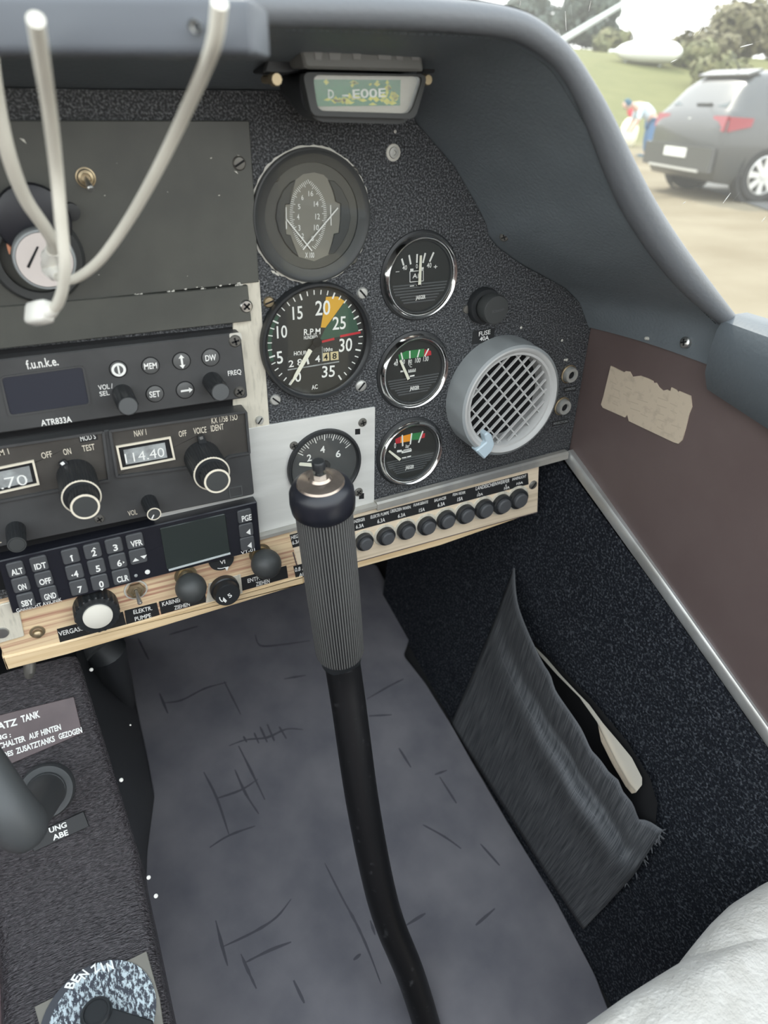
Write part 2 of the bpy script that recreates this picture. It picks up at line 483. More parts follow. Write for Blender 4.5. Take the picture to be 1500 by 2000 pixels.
# ============================================================ instrument panel
PE = [(-500, 168), (200, 175), (560, 177), (790, 190), (813, 241), (847, 279), (889, 328), (927, 393), (950, 439), (955, 462), (975, 486), (1020, 518), (1104, 563), (1132, 591), (1150, 640)]
PEW = [pan(*q) for q in PE]
pt = PT('instrument_panel', 640, 700, 'black crinkle-finish instrument panel holding the round gauges and the radios', 'instrument panel')
out = [(q.x - pt.X, q.z - pt.Z) for q in PEW]
out[0] = (-0.75 - pt.X, out[0][1])
c1 = pan(1108, 884); out += [(0.1955 - pt.X, out[-1][1]), (c1.x - pt.X + 0.002, c1.z - pt.Z), (pan(720, 1000).x - pt.X, pan(720, 1000).z - pt.Z - 0.02), (-0.75 - pt.X, -0.04 - pt.Z)]
MB().prism(out, -0.004, 0.0).build('panel_sheet', 'crinkle', pt.root)
c = pt.L(768, 298); r = 13 * pt.sc(768, 298)
MB().lathe(c, [(r * 1.1, 0), (r * 1.05, 0.0006), (r * 0.72, 0.0008)], 14).build('washer', 'chip_silver', pt.root)
MB().lathe(c, [(r * 0.7, 0), (r * 0.66, 0.0016), (r * 0.3, 0.0018), (r * 0.26, 0.0008), (0, 0.0008)], 18).build('rivet', 'screw_pale', pt.root)
c = pt.L(911, 604); r = 7 * pt.sc(911, 604)
MB().lathe(c, [(r, 0), (r * 0.9, 0.0012), (0, 0.0018)], 16).build('stud', 'screw_dark', pt.root)
m = MB()
for x, y, rp in ((772, 257, 3), (1018, 640, 2.4), (1107, 703, 2.4), (1098, 665, 2.2), (1103, 703, 2)):
    c = pt.L(x, y); r = rp * pt.sc(x, y); m.lathe(c, [(r, 0), (r * 0.6, 0.0005), (0, 0.0006)], 8)
m.build('paint_chip', 'chip_silver', pt.root)
MB().prism(pt.P([(-170, 700), (478, 636), (500, 985), (505, 1040), (-170, 1190)], 0.0), 0.0, 0.0004).build('radio_rack', 'deep_black', pt.root)
# ============================================================ hood over the panel
SE = [(-420, 40), (200, 45), (515, 50), (844, 61), (980, 71), (1015, 83), (1063, 111), (1094, 139), (1129, 194), (1167, 263), (1202, 354), (1250, 447), (1302, 520), (1360, 585), (1412, 636)]
EE = [(-420, -26), (200, -21), (515, -16), (844, -10), (980, 9), (1032, 24), (1084, 62), (1119, 100), (1146, 146), (1174, 201), (1209, 288), (1240, 357), (1284, 432), (1345, 525), (1434, 616)]
HD = 0.13
root = tag(empty('glareshield_hood', (0.0, -HD, 0.33)), 'dark blue-grey leather hood arching over the panel and down its right side', 'hood')
hl = Vector(root.location)
def resample(P, t): return lerp_path(P, t)
def dense(P, n):
    P = [Vector(p) for p in P]; out = []
    for i in range(len(P) - 1):
        for k in range(n):
            t = k / n; a = P[max(i - 1, 0)]; b = P[i]; c = P[i + 1]; d = P[min(i + 2, len(P) - 1)]
            out.append(0.5 * ((2 * b) + (c - a) * t + (2 * a - 5 * b + 4 * c - d) * t * t + (3 * b - a - 3 * c + d) * t ** 3))
    return out + [P[-1]]
Sw = [pan(x, y, HD) for x, y in SE]; Ew = [pan(x, y, HD) for x, y in EE]
for W in (Sw, Ew): W[0].x = -0.8
# split at the corner so that the flat top and the curved side each stretch smoothly
pa = [PEW[0].copy()] + PEW[1:4]; pa[0].x = -0.8
pb = PEW[3:]
lowS = onplane(1371, 708, (0.1945, 0, 0), (1, 0, 0))
sa = Sw[:5]; sb = Sw[4:] + [Vector((0.1945, -HD, lowS.z))]
rowP = [lerp_path(pa, i / 16) for i in range(17)] + [lerp_path(pb, i / 40) for i in range(1, 41)]
rowS = [lerp_path(dense(sa, 4), i / 16) for i in range(17)] + [lerp_path(dense(sb, 4), i / 40) for i in range(1, 41)]
rows = []
for j in range(11):
    v = j / 10
    row = []
    for i, (a, b) in enumerate(zip(rowP, rowS)):
        q = a.lerp(b, v); q.y = a.y * (1 - v) - (HD - 0.002) * v + 0.003 * (1 - v)
        bl = 0.004 * math.sin(PI * v)
        q.z += bl if i < 20 else bl * 0.5
        row.append(q)
    rows.append(row)
MB().grid(rows).build('lining', 'leather_blue', root, origin=hl).location = (0, 0, 0)
mid = dense([(a + b) / 2 for a, b in zip(Sw, Ew)], 4)
rad = [(a - b).length / 2 for a, b in zip(dense(Sw, 4), dense(Ew, 4))]
rad = [max(0.0055, min(0.009, r)) for r in rad]
for _ in range(10):
    mid = [mid[0]] + [(mid[i - 1] + mid[i] * 2 + mid[i + 1]) / 4 for i in range(1, len(mid) - 1)] + [mid[-1]]
    rad = [rad[0]] + [(rad[i - 1] + rad[i] * 2 + rad[i + 1]) / 4 for i in range(1, len(rad) - 1)] + [rad[-1]]
MB().tube(mid, rad, 16).build('edge_roll', 'leather_roll', root, origin=hl).location = (0, 0, 0)
# outer skin going forward from the roll
oa = dense(Ew, 4)
cen = Vector((-0.25, -HD, 0.05))
rows = [[p + (p - cen).normalized() * d + Vector((0, y, 0)) for p in oa] for d, y in ((0.001, 0.004), (0.003, HD * 0.5), (0.003, HD), (0.003, HD + 0.3), (0.003, HD + 0.61))]
MB().grid(rows).build('outer_skin', 'leather_black', root, origin=hl).location = (0, 0, 0)
ol_ = [(p.x, p.z + 0.002) for p in oa] + [(0.215, oa[-1].z), (0.215, -0.5), (-0.9, -0.5), (-0.9, oa[0].z)]
m = MB(); n = len(ol_); m.add([(x, 0.60, z) for x, z in ol_] + [(x, 0.62, z) for x, z in ol_], [tuple(range(n)), tuple(range(2 * n - 1, n - 1, -1))] + [(i, (i + 1) % n, n + (i + 1) % n, n + i) for i in range(n)])
struct(m.build('wall_front', 'footwell'))
st = MB(); sd_ = dense(Sw, 14)
for i in range(30, len(sd_) - 2):
    a, b = sd_[i], sd_[i + 1]; e = (b - a)
    nseg = max(1, int(e.length / 0.0026))
    for k in range(nseg):
        p = a + e * (k + 0.2) / nseg; q = a + e * (k + 0.8) / nseg
        inw = (cen - p); inw.y = 0; inw.normalize(); off = inw * 0.0012 + Vector((0, 0.004, 0))
        st.tube([p + off, q + off], 0.00028, 4)
tag(st.build('stitching', 'stitch', root, origin=hl), kind='stuff').location = (0, 0, 0)
def hoodscrew(px, py, rp, m_):
    P = onplane(px, py, (0.1925, 0, 0), (1, 0, 0)) if px > 1100 else pan(px, py, 0.012)
    nr = Vector((-1, 0, 0.2)).normalized() if px > 1100 else Vector((-0.6, -0.75, -0.2)).normalized()
    q = nr.to_track_quat('Z', 'Y').to_matrix().to_4x4(); q.translation = P + nr * 0.001
    t = (P - CP).dot(CM.col[2]); r = rp * t / FPX
    o = MB().lathe((0, 0), [(r, -0.002), (r, 0.0008), (r * 0.75, 0.0016), (0, 0.0018)], 20, mtx=q).build('screw', m_, root, origin=hl)
    o.location = (0, 0, 0)
    if rp > 6:
        k = MB()
        for a in (0.4, 0.4 + PI / 2):
            e = Vector((math.cos(a), math.sin(a))); u = Vector((-e.y, e.x)) * r * 0.13; e = e * r * 0.6
            k.prism([-e - u, e - u, e + u, -e + u], 0.0012, 0.0020)
        k.v = [tuple(q @ Vector(v)) for v in k.v]
        k.build('slot', 'slot_dark', o, origin=hl).location = (0, 0, 0)
hoodscrew(1340, 669, 11, 'chrome_worn'); hoodscrew(1265, 661, 3.5, 'chip_silver'); hoodscrew(985, 461, 9, 'screw_dark')

# ============================================================ compass under the hood
hc = 0.062
pt = PT('magnetic_compass', 700, 165, 'black magnetic compass hung under the hood with a green and yellow card', 'compass', h0=hc)
body = pt.P([(606, 143), (826, 145), (806, 205), (796, 226), (625, 222), (603, 205)], hc, 0.004)
back = [(x * 0.86, y * 0.8 + 0.004) for x, y in ccw(body)]
bd = pt.P([(583, 142), (832, 146), (812, 214), (790, 243), (620, 238), (590, 208)], hc - 0.004, 0.006)
m = MB(); bdc = ccw(bd)
rows = [[(x, y, hc - 0.004) for x, y in bdc], [(x * 1.0, y, hc - 0.02) for x, y in bdc], [(x * 0.9, y * 0.85 + 0.003, hc - 0.045) for x, y in bdc], [(x * 0.5, y * 0.5 + 0.005, hc - 0.056) for x, y in bdc]]
m.grid(rows, close=True); n = len(bdc); m.f.append(tuple(range(n))); m.f.append(tuple(range(3 * n, 4 * n)))
m.build('bowl', 'black_plastic', pt.root)
MB().frame(rpoly(pt.P([(588, 141), (832, 146), (808, 232), (606, 226)], hc), 0.004), rpoly(pt.P([(608, 146), (824, 149), (800, 222), (618, 216)], hc), 0.004), hc - 0.004, hc + 0.002).build('bezel', 'dark_plastic', pt.root)
MB().prism(pt.P([(606, 146), (826, 149), (802, 224), (616, 218)], hc), hc - 0.004, hc - 0.0035).build('dial_drum', mat('compass_liquid', (0.36, 0.32, 0.26), 0.35), pt.root)
cz = hc - 0.0033
card_g = mat('card_green', (0.015, 0.17, 0.06), 0.6)
card = MB().prism(pt.P([(605, 155), (782, 156), (781, 206), (607, 208)], cz), cz, cz + 0.0003).build('card', card_g, pt.root)
rng = random.Random(3); mm = MB()
for i in range(46):
    x = rng.uniform(636, 776); y = rng.choice([rng.uniform(158, 172), rng.uniform(186, 203), rng.uniform(186, 203)])
    if rng.random() < 0.25: x = rng.uniform(755, 778); y = rng.uniform(160, 200)
    if x < 755 and y < 175 and rng.random() < 0.6: continue
    ww, hh = rng.uniform(3, 9), rng.uniform(2.5, 7)
    mm.prism(pt.P([(x - ww, y + rng.uniform(-2, 2)), (x, y + hh), (x + ww, y + rng.uniform(-2, 2)), (x, y - hh)], cz), cz + 0.0003, cz + 0.0004)
yel = mat('paint_lemon', (0.62, 0.58, 0.02), 0.6)
mm.build('yellow_patch', yel, card)
m = MB(); pt.text(m, 'D', (641, 192), (652, 192), 17, cz + 0.0004); pt.text(m, '-', (668, 192), (681, 192), 17, cz + 0.0004); pt.text(m, 'E00E', (689, 192), (753, 189), 17, cz + 0.0004)
m.build('lettering', 'ink_white', card)
lid = MB()
f0 = rpoly(pt.P([(586, 88), (823, 93), (829, 140), (596, 134)], hc + 0.008), 0.002)
lid.prism(f0, hc - 0.03, hc + 0.008, 0.0012)
lo_ = lid.build('lid', mat('lid_grey', (0.16, 0.16, 0.15), 0.45), pt.root)
m = MB()
for (x, wd) in ((612, 18), (640, 26), (686, 20), (735, 30), (770, 18), (800, 20)):
    m.prism(pt.P([(x, 98), (x + wd, 99), (x + wd - 2, 118), (x + 3, 117)], hc + 0.008), hc + 0.008, hc + 0.0086, 0.0003)
m.build('relief', mat('relief_grey', (0.26, 0.26, 0.25), 0.5), lo_)
MB().prism(rpoly(pt.P([(530, 86), (592, 88), (600, 138), (560, 146), (514, 144)], hc - 0.012), 0.002), hc - 0.03, hc - 0.012, 0.001).build('bracket', 'black_plastic', pt.root)
MB().prism(rpoly(pt.P([(820, 92), (846, 94), (852, 142), (826, 144)], hc - 0.012), 0.002), hc - 0.03, hc - 0.012, 0.001).build('bracket', 'black_plastic', pt.root)
for x, y, rp in ((541, 155, 12), (837, 156, 9)):
    c = pt.L(x, y, hc); r = rp * pt.sc(x, y, hc)
    MB().lathe(c, [(r * 0.6, hc - 0.02), (r * 0.6, hc - 0.006), (r, hc - 0.006), (r, hc - 0.001), (r * 0.8, hc), (0, hc)], 20, kn=(10, r * 0.12, hc - 0.007, hc - 0.0005)).build('thumb_screw', 'brass', pt.root)
c = pt.L(590, 142, hc)
gz = hc + 0.0005
MB().prism(pt.P([(608, 147), (824, 150), (801, 223), (617, 217)], gz), gz, gz + 0.0006).build('glass', 'gauge_glass', pt.root)
# ============================================================ plates
pt = PT('switch_plate', 300, 420, 'flat black metal plate at upper left with a chipped lower edge and one corner screw', 'plate')
MB().prism(pt.P([(-190, 235), (487, 236), (497, 392), (506, 551), (-190, 622)], 0.003), 0.0, 0.003, 0.0004).build('sheet', 'plate_black', pt.root)
pt.screw(467, 319, 13, 0.003, 'screw_dark', 'slot', 0.5)
m = MB(); rng = random.Random(5)
for i in range(34):
    x = rng.uniform(262, 476) if i < 26 else rng.uniform(180, 450); y = 579 - (x - 262) * 0.1075 + rng.uniform(-5, 0.5) if i < 26 else rng.uniform(300, 540)
    a = rng.uniform(0.7, 2.6) * (0.5 if i > 25 else 1)
    m.prism(pt.P([(x - a * 2, y), (x, y + a), (x + a * 1.5, y), (x + a, y - a)], 0.003), 0.003, 0.0032)
for x, y, a in ((45, 274, 7), (79, 364, 3), (467, 305, 4), (477, 316, 3), (461, 336, 4)):
    m.prism(pt.P([(x - a, y - a * 0.6), (x + a * 0.3, y - a * 0.3), (x + a, y + a), (x, y + a * 0.3)], 0.003), 0.003, 0.0032)
m.build('paint_chip', 'chip_silver', pt.root)
pt = PT('blank_plate', 300, 620, 'plain matt black blanking strip above the upper radio with one bright screw', 'plate')
MB().prism(pt.P([(-190, 616), (400, 566), (484, 558), (491, 627), (-190, 703)], 0.0055), 0.0, 0.0055, 0.0004).build('sheet', 'plate_black', pt.root)
pt.screw(481, 598, 12.5, 0.0055, 'chrome_worn', 'cross', 0.7)
pt = PT('mounting_sheet', 600, 920, 'bare pale metal sheet beside the radios with a square plate under the small gauge', 'plate')
MB().prism(pt.P([(455, 560), (487, 548), (507, 547), (527, 838), (455, 850)], 0.0012), 0.0001, 0.0012, 0.0003).build('strip', 'cream_metal', pt.root)
MB().prism(rpoly(pt.P([(300, 870), (527, 830), (733, 795), (731, 985), (606, 1019), (500, 1048), (300, 1095)], 0.0018), 0.0008), 0.0001, 0.0018, 0.0003).build('square_plate', 'aluminium', pt.root)
for x, y, a_ in ((507, 821, 0.9), (574, 870, 0.3), (708, 825, 0.2), (700, 961, 0.8)):
    pt.screw(x, y, 8, 0.0018, 'screw_dark' if x > 520 else 'screw_pale', 'slot' if x < 520 else 'cross', a_)
for x, y in ((698.5, 843), (706, 969)):
    MB().prism(pt.P([(x - 5, y - 5), (x + 5, y - 6), (x + 5, y + 5), (x - 5, y + 6)], 0.0018), 0.0018, 0.00185).build('hole', 'slot_dark', pt.root)
# ============================================================ toggle, socket, charger
def toggle(name, px, py, tip, h0, rp, label, group=None):
    pt = PT(name, px, py, label, 'switch', group)
    c = pt.L(px, py, h0); s = pt.sc(px, py, h0); r = rp * s
    MB().lathe(c, [(r, h0), (r, h0 + 0.0008), (r * 0.86, h0 + 0.001)], 24).build('washer', 'brass' if rp < 22 else 'chip_silver', pt.root)
    MB().lathe(c, [(r * 0.78, h0 + 0.0008), (r * 0.76, h0 + 0.0026), (r * 0.5, h0 + 0.003), (r * 0.44, h0 + 0.0018), (0, h0 + 0.0016)], 6 if rp > 22 else 20).build('nut', 'brass', pt.root)
    MB().lathe(c, [(r * 0.42, h0 + 0.0012), (0, h0 + 0.0019)], 16).build('socket', 'slot_dark', pt.root)
    h1 = h0 + 0.011
    t = pt.L(*tip, h1)
    MB().tube([(c[0], c[1], h0 + 0.001), ((c[0] * 2 + t[0]) / 3, (c[1] * 2 + t[1]) / 3, h0 + 0.0055), (t[0], t[1], h1), (t[0] + (t[0] - c[0]) * 0.08, t[1] + (t[1] - c[1]) * 0.08, h1 + 0.0006)], [0.0009, 0.0013, 0.0019, 0.0013], 12).build('lever', 'steel', pt.root)
toggle('toggle_switch', 167, 347, (177, 369), 0.003, 20, 'small metal toggle switch with a brass ring on the upper left black plate')

pt = PT('power_socket', 60, 490, 'black round power socket with its cap flipped up behind the white cables', 'socket')
h = 0.003; c = pt.L(72, 500, h); s = pt.sc(72, 500, h)
MB().lathe(c, [(0.0245, h), (0.0245, h + 0.004), (0.0225, h + 0.007), (0.0185, h + 0.007), (0.0185, h + 0.002)], 40).build('collar', 'dark_plastic', pt.root)
lidc = pt.L(66, 432, 0.012)
m = MB(); m.lathe(lidc, [(0.0178, 0.009), (0.0188, 0.011), (0.0178, 0.0135), (0.014, 0.0145), (0, 0.0148)], 36)
m.build('cap', 'gloss_black', pt.root)
m = MB(); a = pt.L(140, 415, 0.010); m.lathe(a, [(0.0045, 0.003), (0.0045, 0.010), (0, 0.0105)], 18); m.build('cap_hinge', 'black_plastic', pt.root)
a = pt.P([(13, 452), (22, 449), (25, 463), (19, 500), (13, 482)], 0.011); MB().prism(rpoly(a, 0.0015), 0.009, 0.0112).build('lamp_window', 'amber', pt.root)

pt = PT('usb_charger', 90, 510, 'round white USB charger pushed into the black power socket', 'charger')
h1 = 0.030
c = pt.L(88, 508, h1); R = 63 * pt.sc(88, 508, h1)
MB().lathe(c, [(R * 0.78, 0.006), (R * 0.8, 0.016), (R, 0.020), (R, h1 - 0.002), (R * 0.97, h1), (R * 0.9, h1 + 0.0004)], 48).build('shell', 'grey_plastic', pt.root)
MB().lathe(c, [(R * 0.9, h1 - 0.0005), (R * 0.88, h1 + 0.0006), (0, h1 + 0.0006)], 48).build('face', 'white_plastic', pt.root)
for q in ([(52, 521), (72, 481), (76, 482), (57, 524)], [(118, 527), (128, 507), (133, 509), (123, 530)]):
    MB().prism(pt.P(q, h1 + 0.0006), h1 + 0.0005, h1 + 0.0009).build('port', 'slot_dark', pt.root)

def cable(name, pts, r, label, group, plugs):
    P = [dep(x, y, t) for x, y, t in pts]
    root = tag(empty(name, P[-1]), label, 'cable', group); o = P[-1]
    D = dense(P, 8)
    MB().tube(D, r, 14).build('cord', 'cable_white', root, origin=o).location = (0, 0, 0)
    for k, (a, b, wd, ht) in enumerate(plugs):
        a = dep(*a); b = dep(*b); e = (b - a).normalized(); u = e.cross(CM.col[2]).normalized(); v = e.cross(u)
        prof = rpoly([(-wd, -ht), (wd, -ht), (wd, ht), (-wd, ht)], ht * 0.7)
        rows = []
        for f, g in ((0, 0.72), (0.12, 0.95), (0.5, 1), (0.88, 0.97), (1.0, 0.72)):
            q = a.lerp(b, f); rows.append([q + u * x * g + v * y * g for x, y in prof])
        m = MB().grid(rows, close=True); n = len(prof); m.f.append(tuple(range(n))); m.f.append(tuple(range(4 * n, 5 * n)))
        m.build('plug', 'white_plug', root, origin=o).location = (0, 0, 0)
        if k == 0:
            d2 = (D[-1] - D[-3]).normalized()
            MB().tube([D[-6], D[-4], D[-2], D[-1]], [r * 1.1, r * 1.25, r * 1.5, r * 1.5], 12).build('strain_relief', 'white_plug', root, origin=o).location = (0, 0, 0)
cb_ = 'white charging cables hanging in front of the panel'
cable('charging_cable', [(-26, 60, 0.235), (-8, 190, 0.25), (16, 300, 0.265), (48, 385, 0.285), (88, 445, 0.305), (104, 476, 0.318), (98, 503, 0.333)], 0.0029, 'white cable entering from the left edge and curving into the charger', cb_, [((99, 501, 0.332), (90, 513, 0.343), 0.0040, 0.0026)])
cable('charging_cable', [(70, 38, 0.184), (82, 120, 0.200), (97, 220, 0.222), (110, 330, 0.245), (119, 430, 0.258), (126, 510, 0.268), (123, 560, 0.278), (112, 594, 0.287), (96, 607, 0.292)], 0.0023, 'middle white cable running straight down with a loose white plug at its end', cb_, [((96, 607, 0.292), (60, 615, 0.302), 0.0049, 0.0036)])
cable('charging_cable', [(429, 6, 0.183), (419, 80, 0.194), (395, 145, 0.212), (350, 245, 0.24), (300, 345, 0.262), (248, 435, 0.284), (195, 508, 0.302), (150, 543, 0.316), (122, 545, 0.326), (104, 532, 0.336)], 0.0022, 'white cable swinging in from the upper right towards the charger', cb_, [((108, 535, 0.334), (94, 522, 0.345), 0.0038, 0.0025)])
# holder bar at the top left, close to the lens
a = dep(-30, 52, 0.208); b = dep(445, 56, 0.208)
root = tag(empty('holder_bar', a), 'grey holder bar across the top left corner, ending in a squared bracket', 'bar')
prof = rpoly([(-0.0075, -0.012), (0.0075, -0.012), (0.0075, 0.012), (-0.0075, 0.012)], 0.003)
up = Vector((0, 0, 1)); ax = (b - a).normalized(); fw = up.cross(ax).normalized()
m = MB(); m.grid([[q + up * x + fw * y for x, y in prof] for q in (a - ax * 0.05, a.lerp(b, 0.5), b)], close=True)
m.f.append(tuple(2 * len(prof) + i for i in range(len(prof))))
m.build('rail', 'bar_grey', root, origin=a).location = (0, 0, 0)
c = dep(474, 60, 0.211)
pr2 = rpoly([(-0.0068, -0.016), (0.0068, -0.016), (0.0068, 0.016), (-0.0068, 0.016)], 0.0022)
m = MB(); rows = [[q + up * x * g + fw * y * g for x, y in pr2] for q, g in ((c - ax * 0.0062, 0.9), (c - ax * 0.0050, 1), (c + ax * 0.0045, 1), (c + ax * 0.0058, 0.88))]
m.grid(rows, close=True); n = len(pr2); m.f.append(tuple(range(n))); m.f.append(tuple(3 * n + i for i in range(n)))
m.build('end_bracket', 'bar_grey', root, origin=a).location = (0, 0, 0)
q = dep(383, 52, 0.197); MB().lathe((0, 0), [(0.0016, -0.003), (0.0016, 0.001), (0, 0.0015)], 14, mtx=Matrix.Translation(q) @ fw.to_track_quat('Z', 'Y').to_matrix().to_4x4()).build('clamp_screw', 'steel', root, origin=a).location = (0, 0, 0)

# ============================================================ radio with push buttons
def knob(pt, name, base, front, rb, rf, h0, m1, m2, ridges=0, ring=None, capin=0.8):
    h1 = stand(base, front, h0); cx, cy = pt.L(*front, h1); r = rf * pt.sc(*front, h1)
    o = MB().lathe((cx, cy), [(r * rb, h0), (r * rb, h0 + (h1 - h0) * 0.5), (r, h0 + (h1 - h0) * 0.55), (r, h1 - 0.0008), (r * 0.93, h1), (0, h1)], 48 if not ridges else ridges * 4, kn=(ridges, r * 0.09, h0 + 0.0005, h1 - 0.0004) if ridges else None).build(name, m1, pt.root)
    if ring:
        MB().lathe((cx, cy), [(r * 0.97, h1 - 0.0002), (r * 0.95, h1 + 0.0003), (r * 0.83, h1 + 0.0003), (r * 0.81, h1 - 0.0002)], 40).build('ring', ring, o)
    MB().lathe((cx, cy), [(r * capin, h1), (r * capin * 0.97, h1 + 0.0003), (0, h1 + 0.0004)], 40).build('cap', m2, o)
    return o, h1, (cx, cy), r
hf = 0.0095
pt = PT('communication_radio', 240, 740, 'dark grey radio with round push buttons, two small knobs and a blank display', 'radio')
face = pt.P([(-170, 722), (470, 649), (484, 777), (-170, 872)], hf)
MB().prism(rpoly(face, 0.0022), 0.0, hf, 0.0009).build('body', 'radio_black', pt.root)
scr = rpoly(pt.P([(3, 738), (160, 717), (174, 788), (20, 810)], hf), 0.0022)
MB().frame(rpoly(pt.P([(-2, 735), (164, 713), (179, 791), (16, 815)], hf), 0.003), scr, hf - 0.0001, hf + 0.0006).build('display_bezel', 'radio_black', pt.root)
MB().prism(scr, hf - 0.0005, hf + 0.0001).build('display', 'screen_blue', pt.root)
pt.word('f.u.n.k.e.', (53, 721), (115, 713), 17, hf, 0.015); pt.word('ATR833A', (81, 832), (141, 824), 11.5, hf, 0.02)
pt.word('VOL /', (193, 762), (221, 758), 9.5, hf, 0.012); pt.word('SEL', (195.5, 774), (214.5, 771), 9, hf, 0.012)
pt.word('FREQ', (445.5, 734), (471.5, 730), 9.5, hf, 0.012)
for i, (x, y, k) in enumerate(((231, 721, 'p'), (294, 714, 'MEM'), (354.5, 705, 'u'), (411.5, 698, 'DW'), (302.5, 769, 'SET'), (361.5, 761.5, 'r'))):
    c = pt.L(x, y, hf); r = 16.5 * pt.sc(x, y, hf)
    MB().lathe(c, [(r * 1.12, hf - 0.0002), (r * 1.1, hf + 0.0002), (r * 1.0, hf + 0.0003)], 32).build('button_rim', 'deep_black', pt.root)
    hb = hf + 0.0016; c = pt.L(x + 0.7, y + 1.2, hb)
    b = MB().lathe(c, [(r, hf), (r * 0.99, hb - 0.0005), (r * 0.88, hb - 0.0001), (0, hb + 0.0001)], 32).build('push_button', 'button_grey', pt.root)
    m = MB(); z = hb + 0.00015
    if k == 'p':
        m.lathe(c, [(r * 0.86, z), (r * 0.86, z + 0.0001), (r * 0.55, z + 0.0001), (r * 0.55, z)], 32); m.box(c[0] - r * 0.11, c[0] + r * 0.11, c[1] - r * 0.62, c[1] + r * 0.62, z, z + 0.0001)
    elif k in 'ur':
        def rot(p): return (c[0] + p[0] * r, c[1] + p[1] * r) if k == 'u' else (c[0] + p[1] * r, c[1] + p[0] * r)
        m.prism([rot(p) for p in ((-0.12, -0.55), (0.12, -0.55), (0.12, 0.55), (-0.12, 0.55))], z, z + 0.0001)
        m.prism([rot(p) for p in ((-0.34, 0.42), (0.34, 0.42), (0, 0.86))], z, z + 0.00012)
        if k == 'u': m.prism([rot(p) for p in ((-0.34, -0.42), (0.34, -0.42), (0, -0.86))], z, z + 0.00012)
    else:
        wd = 13 if k == 'MEM' else 11
        pt.text(m, k, (x - wd + 1, y + 7.5), (x + wd, y + 5), 11.5, z, 0.02)
    m.build('legend', 'ink_white', b)
knob(pt, 'knob', (242, 768), (250.5, 793.5), 1.0, 21.5, hf, 'black_plastic', 'cap_grey', 10, None, 0.86)
knob(pt, 'knob', (415, 744), (431, 766), 1.0, 19.5, hf, 'black_plastic', 'cap_grey', 10, None, 0.86)
MB().prism(rpoly(pt.P([(447, 651.5), (470.5, 649), (473.5, 664), (450, 667)], hf), 0.0015), hf - 0.0005, hf + 0.0002).build('bare_corner', 'chip_silver', pt.root)
pt.screw(459, 666, 12, hf, 'screw_dark', 'cross', 0.2); pt.screw(467.5, 765, 11, hf, 'screw_dark', 'cross', 0.5)

# ============================================================ older radio with frequency drums
hk = 0.012
pt = PT('navigation_radio', 250, 930, 'old black radio with two number drum windows and large double ridged knobs', 'radio')
MB().prism(rpoly(pt.P([(-170, 896), (482, 800.5), (489, 887), (497, 966), (-170, 1104)], hk), 0.0018), 0.0, hk, 0.0008).build('body', 'radio_black', pt.root)
def quadframe(q, wd, r):
    o = rpoly(pt.P(q, hk), r); cx = sum(p[0] for p in o) / len(o); cy = sum(p[1] for p in o) / len(o)
    o = ccw(o); i = inset(o, wd); return o, i
for q in ([(211, 838.5), (481.5, 800.5), (488.5, 885), (447, 892), (431, 905), (226, 932)], [(-170, 894), (203, 839.5), (216, 938), (97, 961), (-170, 1013)]):
    o, i = quadframe(q, 0.0016, 0.0016)
    f = MB().frame(o, i, hk - 0.0005, hk + 0.0018).build('raised_frame', 'radio_black', pt.root)
    MB().prism(i, hk - 0.0004, hk + 0.0001).build('recess', 'radio_panel', f)
o1, i1 = ccw(pt.P([(226, 871), (333, 852.5), (342.5, 897), (236, 917.5)], hk)), None
for q, t, tx, qd, grid_ in (([(226, 871), (333, 852.5), (342.5, 897), (236, 917.5)], '114.40', ((246, 904.5), (322, 891), 18.5), [(241, 879), (322, 864.5), (327, 893.5), (246, 907.5)], 0), ([(-88, 930), (66, 898), (77.5, 946), (-78, 981)], '118.70', ((-62, 968), (56, 945.5), 21), [(-70, 936), (57, 910), (64, 940.5), (-62, 968.5)], 0)):
    o = ccw(pt.P(q, hk + 0.0005)); i = inset(o, 0.0013)
    f = MB().frame(o, i, hk, hk + 0.0012).build('window_frame', 'ink_cream', pt.root)
    MB().prism(i, hk, hk + 0.0003).build('window_back', 'slot_dark', f)
    hd = hk + 0.0006
    d = MB().prism(pt.P(qd, hd), hk, hd).build('number_drum', 'drum', f)
    m = MB(); pt.text(m, t, tx[0], tx[1], tx[2], hd, -0.004); m.v = [(a, b, z + 0.0001) for a, b, z in m.v]; 
    m.build('digits', 'ink_white', f)
m = MB()
for s_t, a, b, hh in (('NAV 1', (263, 853), (286.5, 849), 12), ('OFF', (350, 853.5), (365, 851), 11.5), ('VOICE', (378.5, 848), (403.5, 844.5), 12), ('IDENT', (412.5, 843), (437.5, 838.5), 12), ('KX 175B TSO', (413.5, 827.5), (464, 819.5), 12), ('TEST', (162, 882), (186, 878), 12), ('ON', (125, 889), (140, 886.3), 12), ('OFF', (82.5, 896), (103, 892), 12), ('COM 1', (-22, 894), (18.5, 886.5), 11.5), ('VOL', (251, 1008), (268.5, 1004), 10), ('VOL', (-14, 1064), (3.5, 1059.5), 10.5)):
    pt.word(s_t, a, b, hh, hk + 0.0001, 0.004, 'ink_cream')
lb = MB().prism(pt.P([(153, 852), (189, 845), (192, 858), (156, 865)], hk), hk, hk + 0.0003).build('label_tape', 'label_black', pt.root)
m = MB(); pt.text(m, 'MOD S', (158, 862), (187.5, 856.5), 10, hk + 0.0003, 0.004); m.build('lettering', 'ink_white', lb)
